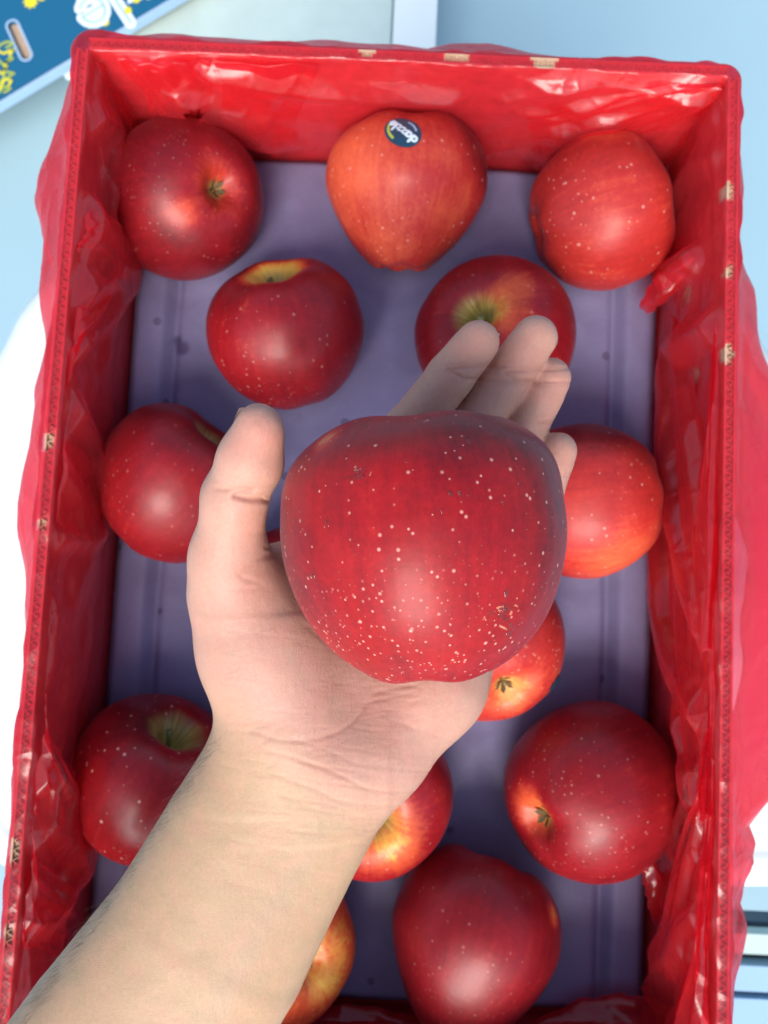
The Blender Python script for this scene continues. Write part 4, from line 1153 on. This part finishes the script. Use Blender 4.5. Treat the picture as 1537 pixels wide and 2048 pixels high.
def lap(V, it, w_=.5):
    deg = np.bincount(E_.ravel(), minlength=len(V))[:, None]
    for _ in range(it):
        A = np.zeros_like(V)
        for q in range(3): A[:, q] = np.bincount(E_[:, 0], V[E_[:, 1], q], len(V)) + np.bincount(E_[:, 1], V[E_[:, 0], q], len(V))
        V = V + w_ * (A / deg - V)
    return V
Vh = lap(Vh, 2)
# one linear+smooth subdivision for crease detail
def subdivide(V, Fq):
    E2 = edges_of(Fq); Es = np.sort(E2, 1); U, inv = np.unique(Es, axis=0, return_inverse=True); inv = inv.reshape(4, -1).T
    nV = len(V); mid = V[U].mean(1); fc_ = V[Fq].mean(1)
    e0 = nV + inv; fcI = nV + len(U) + np.arange(len(Fq))
    nf = [np.stack([Fq[:, k], e0[:, k], fcI, e0[:, (k - 1) % 4]], 1) for k in range(4)]
    return np.concatenate([V, mid, fc_]), np.concatenate(nf)
Vh, Fh = subdivide(Vh, Fh)
E_ = np.unique(np.sort(edges_of(Fh), 1), axis=0)
Vh = lap(Vh, 2)
def normals(V, Fq):
    a = V[Fq[:, 2]] - V[Fq[:, 0]]; b = V[Fq[:, 3]] - V[Fq[:, 1]]; n_ = np.cross(a, b); N = np.zeros_like(V)
    for k in range(4):
        for q in range(3): N[:, q] += np.bincount(Fq[:, k], n_[:, q], len(V))
    return N / (np.linalg.norm(N, axis=1)[:, None] + 1e-9)
Nh = normals(Vh, Fh)
px_ = CX + F * Vh[:, 0] / -Vh[:, 2]; py_ = CY - F * Vh[:, 1] / -Vh[:, 2]
front = sstep(-.15, .35, Nh[:, 2])
def crease(pts, wd, dep, smooth_n=6):
    """px polyline -> (depth field)"""
    p = np.array(pts, float); Q = cr_open(p, np.linspace(0, len(p) - 1.0001, (len(p) - 1) * smooth_n + 1))
    bb0 = Q.min(0) - wd * 4; bb1 = Q.max(0) + wd * 4
    sel = np.where((px_ > bb0[0]) & (px_ < bb1[0]) & (py_ > bb0[1]) & (py_ < bb1[1]) & (front > 0))[0]
    D = np.full(len(sel), 1e9); T = np.zeros(len(sel)); X = np.stack([px_[sel], py_[sel]], 1)
    for i, (a, b) in enumerate(zip(Q[:-1], Q[1:])):
        d = b - a; t = np.clip(((X - a) @ d) / (d @ d + 1e-9), 0, 1); dd = np.hypot(*(X - a - t[:, None] * d).T)
        u = dd < D; D[u] = dd[u]; T[u] = (i + t[u]) / (len(Q) - 1)
    env = np.clip(np.sin(math.pi * np.clip(T, .0, 1.0)), 0, 1) ** .5 * .85 + .15
    w = np.exp(-(D / wd) ** 2) * env
    out = np.zeros(len(Vh)); out[sel] = w * dep * front[sel]; return out
CRS = [  # pts, width px, depth mm
 ([(430, 978), (470, 992), (505, 1000), (532, 998)], 6, 1.0), ([(480, 966), (510, 972), (535, 972)], 4, .35), ([(450, 1062), (490, 1068), (530, 1060)], 5, .3),
 ([(530, 1094), (512, 1120), (480, 1150), (452, 1180)], 6, .20), ([(545, 1075), (535, 1095), (520, 1108)], 5, .30),
 ([(745, 1355), (742, 1390), (720, 1430), (680, 1462), (620, 1480), (560, 1480), (500, 1462), (455, 1445)], 5, .55),
 ([(735, 1370), (728, 1410), (700, 1450), (655, 1472)], 4, .25),
 ([(450, 1462), (520, 1495), (600, 1520), (680, 1550), (740, 1580), (795, 1588)], 5, .5),
 ([(470, 1440), (560, 1468), (650, 1500), (720, 1530), (800, 1552)], 4, .22),
 ([(455, 1500), (540, 1545), (620, 1575), (690, 1605), (770, 1618)], 5, .38),
 ([(470, 1545), (560, 1590), (650, 1625), (750, 1650)], 4, .16), ([(500, 1505), (600, 1555), (700, 1588)], 4, .15),
 ([(720, 1375), (700, 1330), (660, 1290), (600, 1240), (575, 1190)], 6, .25),
 ([(830, 1400), (812, 1450), (800, 1500)], 4, .15), ([(770, 1370), (765, 1430), (760, 1480)], 4, .14),
 ([(872, 730), (895, 740), (925, 757), (938, 770)], 4, .45), ([(985, 735), (1010, 745), (1030, 760), (1042, 770)], 4, .5), ([(1055, 830), (1080, 845), (1100, 860)], 4, .45), ([(1072, 940), (1090, 950), (1108, 962)], 4, .3)]
cr_tot = np.zeros(len(Vh))
for i_, (pts, wd, dep) in enumerate(CRS): cr_tot = cr_tot + crease(pts, wd, dep * (1 if i_ in (0, 3, 4) or i_ > 14 else .34))
fine = np.zeros(len(Vh))
r2 = np.random.default_rng(5)
for k in range(60):   # faint transverse wrinkles over wrist and thenar
    cx_, cy_ = r2.uniform(430, 760), r2.uniform(1230, 1760)
    if cy_ > 1480: a = math.radians(27 + r2.uniform(-6, 6)); L = r2.uniform(60, 170)
    else: a = math.radians(35 + r2.uniform(-12, 12)); L = r2.uniform(40, 110)
    fine = fine + crease([(cx_ - L / 2 * math.cos(a), cy_ - L / 2 * math.sin(a)), (cx_, cy_ + r2.uniform(-5, 8)), (cx_ + L / 2 * math.cos(a), cy_ + L / 2 * math.sin(a))], 3.2, .045 if cy_ < 1700 else .03, 4)
disp = cr_tot + fine
# tendons and soft unevenness
disp = disp - .35 * fbm(Vh / 14.0, 3) * front
Vh = Vh - Nh * disp[:, None]
Nh = normals(Vh, Fh)
# skin tint (real pigment: pinker palm and fingertips, tan forearm)
s_arm = ((px_ - 622) * -.53 + (py_ - 1512) * .85)           # px along the arm from the wrist
armw = sstep(-60, 130, s_arm + 40 * fbm(Vh / 30.0, 2))
tan_ = np.array([.55, .38, .222]); palmc = np.array([.585, .35, .262]); pink = np.array([.66, .27, .20]); pale = np.array([.60, .44, .35])
col = palmc + (tan_ - palmc) * armw[:, None]
nb1 = fbm(Vh / 9.0, 4); nb2 = fbm(Vh / 3.2 + 40, 3)
fl = np.clip(.20 * nb1 + .12 * nb2 + .12, 0, 1) * (1 - armw * .8)
def near(px0, py0, r): return np.exp(-(((px_ - px0) ** 2 + (py_ - py0) ** 2) / r ** 2))
fl = fl + .55 * near(525, 880, 55) + .35 * near(500, 1040, 50) + .30 * near(960, 700, 45) + .45 * near(1060, 720, 50) + .35 * near(1110, 800, 50) + .35 * near(1118, 925, 45) + .30 * near(500, 1180, 60) + .15 * near(800, 1420, 90)
fl = np.clip(fl, 0, 1) * front
col = col + (pink - col) * fl[:, None]
pl = np.clip(.25 * (fbm(Vh / 6.0 + 90, 3)), 0, 1) * (1 - armw); col = col + (pale - col) * pl[:, None]
crr = np.clip(cr_tot * .6 + fine * 1.2, 0, .42)[:, None]; col = col * (1 - crr) + np.array([.40, .15, .11]) * crr
vein = np.exp(-((((px_ - 560) * .87 + (py_ - 1800) * .5)) / 26.0) ** 2) * armw * .16 * sstep(0, .5, fbm(Vh / 22.0 + 7, 2) + .5)
col = col * (1 - vein[:, None]) + np.array([.42, .36, .27]) * vein[:, None]
col = col * .80
W = (RC @ (Vh / 1000.0).T).T + CC
person = mesh('person', W, Fh, MAT['skin'])
cattr(person, 'tint', col)
tag(person, 'bare left forearm reaching in with open palm up holding the large apple', 'person')

# nails on the far side of thumb and fingertips
def nail(js, back, wid, ln, seg_r):
    a, b = c3(*js[0]), c3(*js[1]); t = (b - a) / np.linalg.norm(b - a); bk = np.array(back, float); bk -= t * (bk @ t); bk /= np.linalg.norm(bk); sd_ = np.cross(t, bk)
    V = []
    for i in range(9):
        for k in range(9):
            u = (i / 8 - .5) * 2; w_ = (k / 8 - .5) * 2
            ww = wid * (1 - .22 * max(0, u) ** 3) ; an = w_ * ww / seg_r
            V.append(b + t * (u * ln / 2 - ln * .05) + bk * (seg_r * math.cos(an) + .35 - .5 * max(0, u) ** 2 - .25 * u) + sd_ * seg_r * math.sin(an))
    Wn = (RC @ (np.array(V) / 1000).T).T + CC
    mesh('fingernail', Wn, gridfaces(9, 9), MAT['nail'], person)
nail([(500, 925, .2610), (514, 868, .2580)], (-.72, .25, -.65), 5.0, 12.5, 7.3)
for k, js in FG.items():
    r_ = js[3][1]; nail([js[2][0], js[3][0]], (0, 0, -1), r_ * .72, 12.5 if k != 'pinky' else 10, r_ * .99)
# fine hairs on the outer forearm
bvh = BVHTree.FromPolygons([Vector(w_) for w_ in W[::1]], Fh.tolist())
V = []; Fc = []
for k in range(260):
    t = random.random() ** .8; ex_px = 440 - 410 * t; ey_px = 1470 + 590 * t
    sx_ = random.gauss(8, 9); o_ = Vector(CC); d = Vector(atd(ex_px + sx_, ey_px + random.uniform(-12, 12), .28)) - o_
    hit = bvh.ray_cast(o_, d.normalized())
    if hit[0] is None: continue
    p, nn = hit[0], hit[1]
    dirv = Vector(RC @ np.array([-.62 + random.gauss(0, .18), -.72 + random.gauss(0, .18), 0])); dirv = (dirv + nn * .55).normalized()
    L = random.uniform(.004, .010); r_ = .000026; sd_ = dirv.cross(Vector((0, 0, 1))).normalized()
    b = len(V); bend = nn * -.25
    for q in range(4):
        tt_ = q / 3; c_ = p + dirv * L * tt_ + bend * L * tt_ * tt_; rr = r_ * (1 - .8 * tt_)
        V.append(tuple(c_ + sd_ * rr)); V.append(tuple(c_ - sd_ * rr)); V.append(tuple(c_ + nn * rr * 1.5))
    for q in range(3):
        i0_ = b + q * 3
        for (m0, m1) in ((0, 1), (1, 2), (2, 0)): Fc.append((i0_ + m0, i0_ + m1, i0_ + 3 + m1, i0_ + 3 + m0))
hr = mesh('arm_hair', V, Fc, MAT['hair'], person); hr['kind'] = 'stuff'
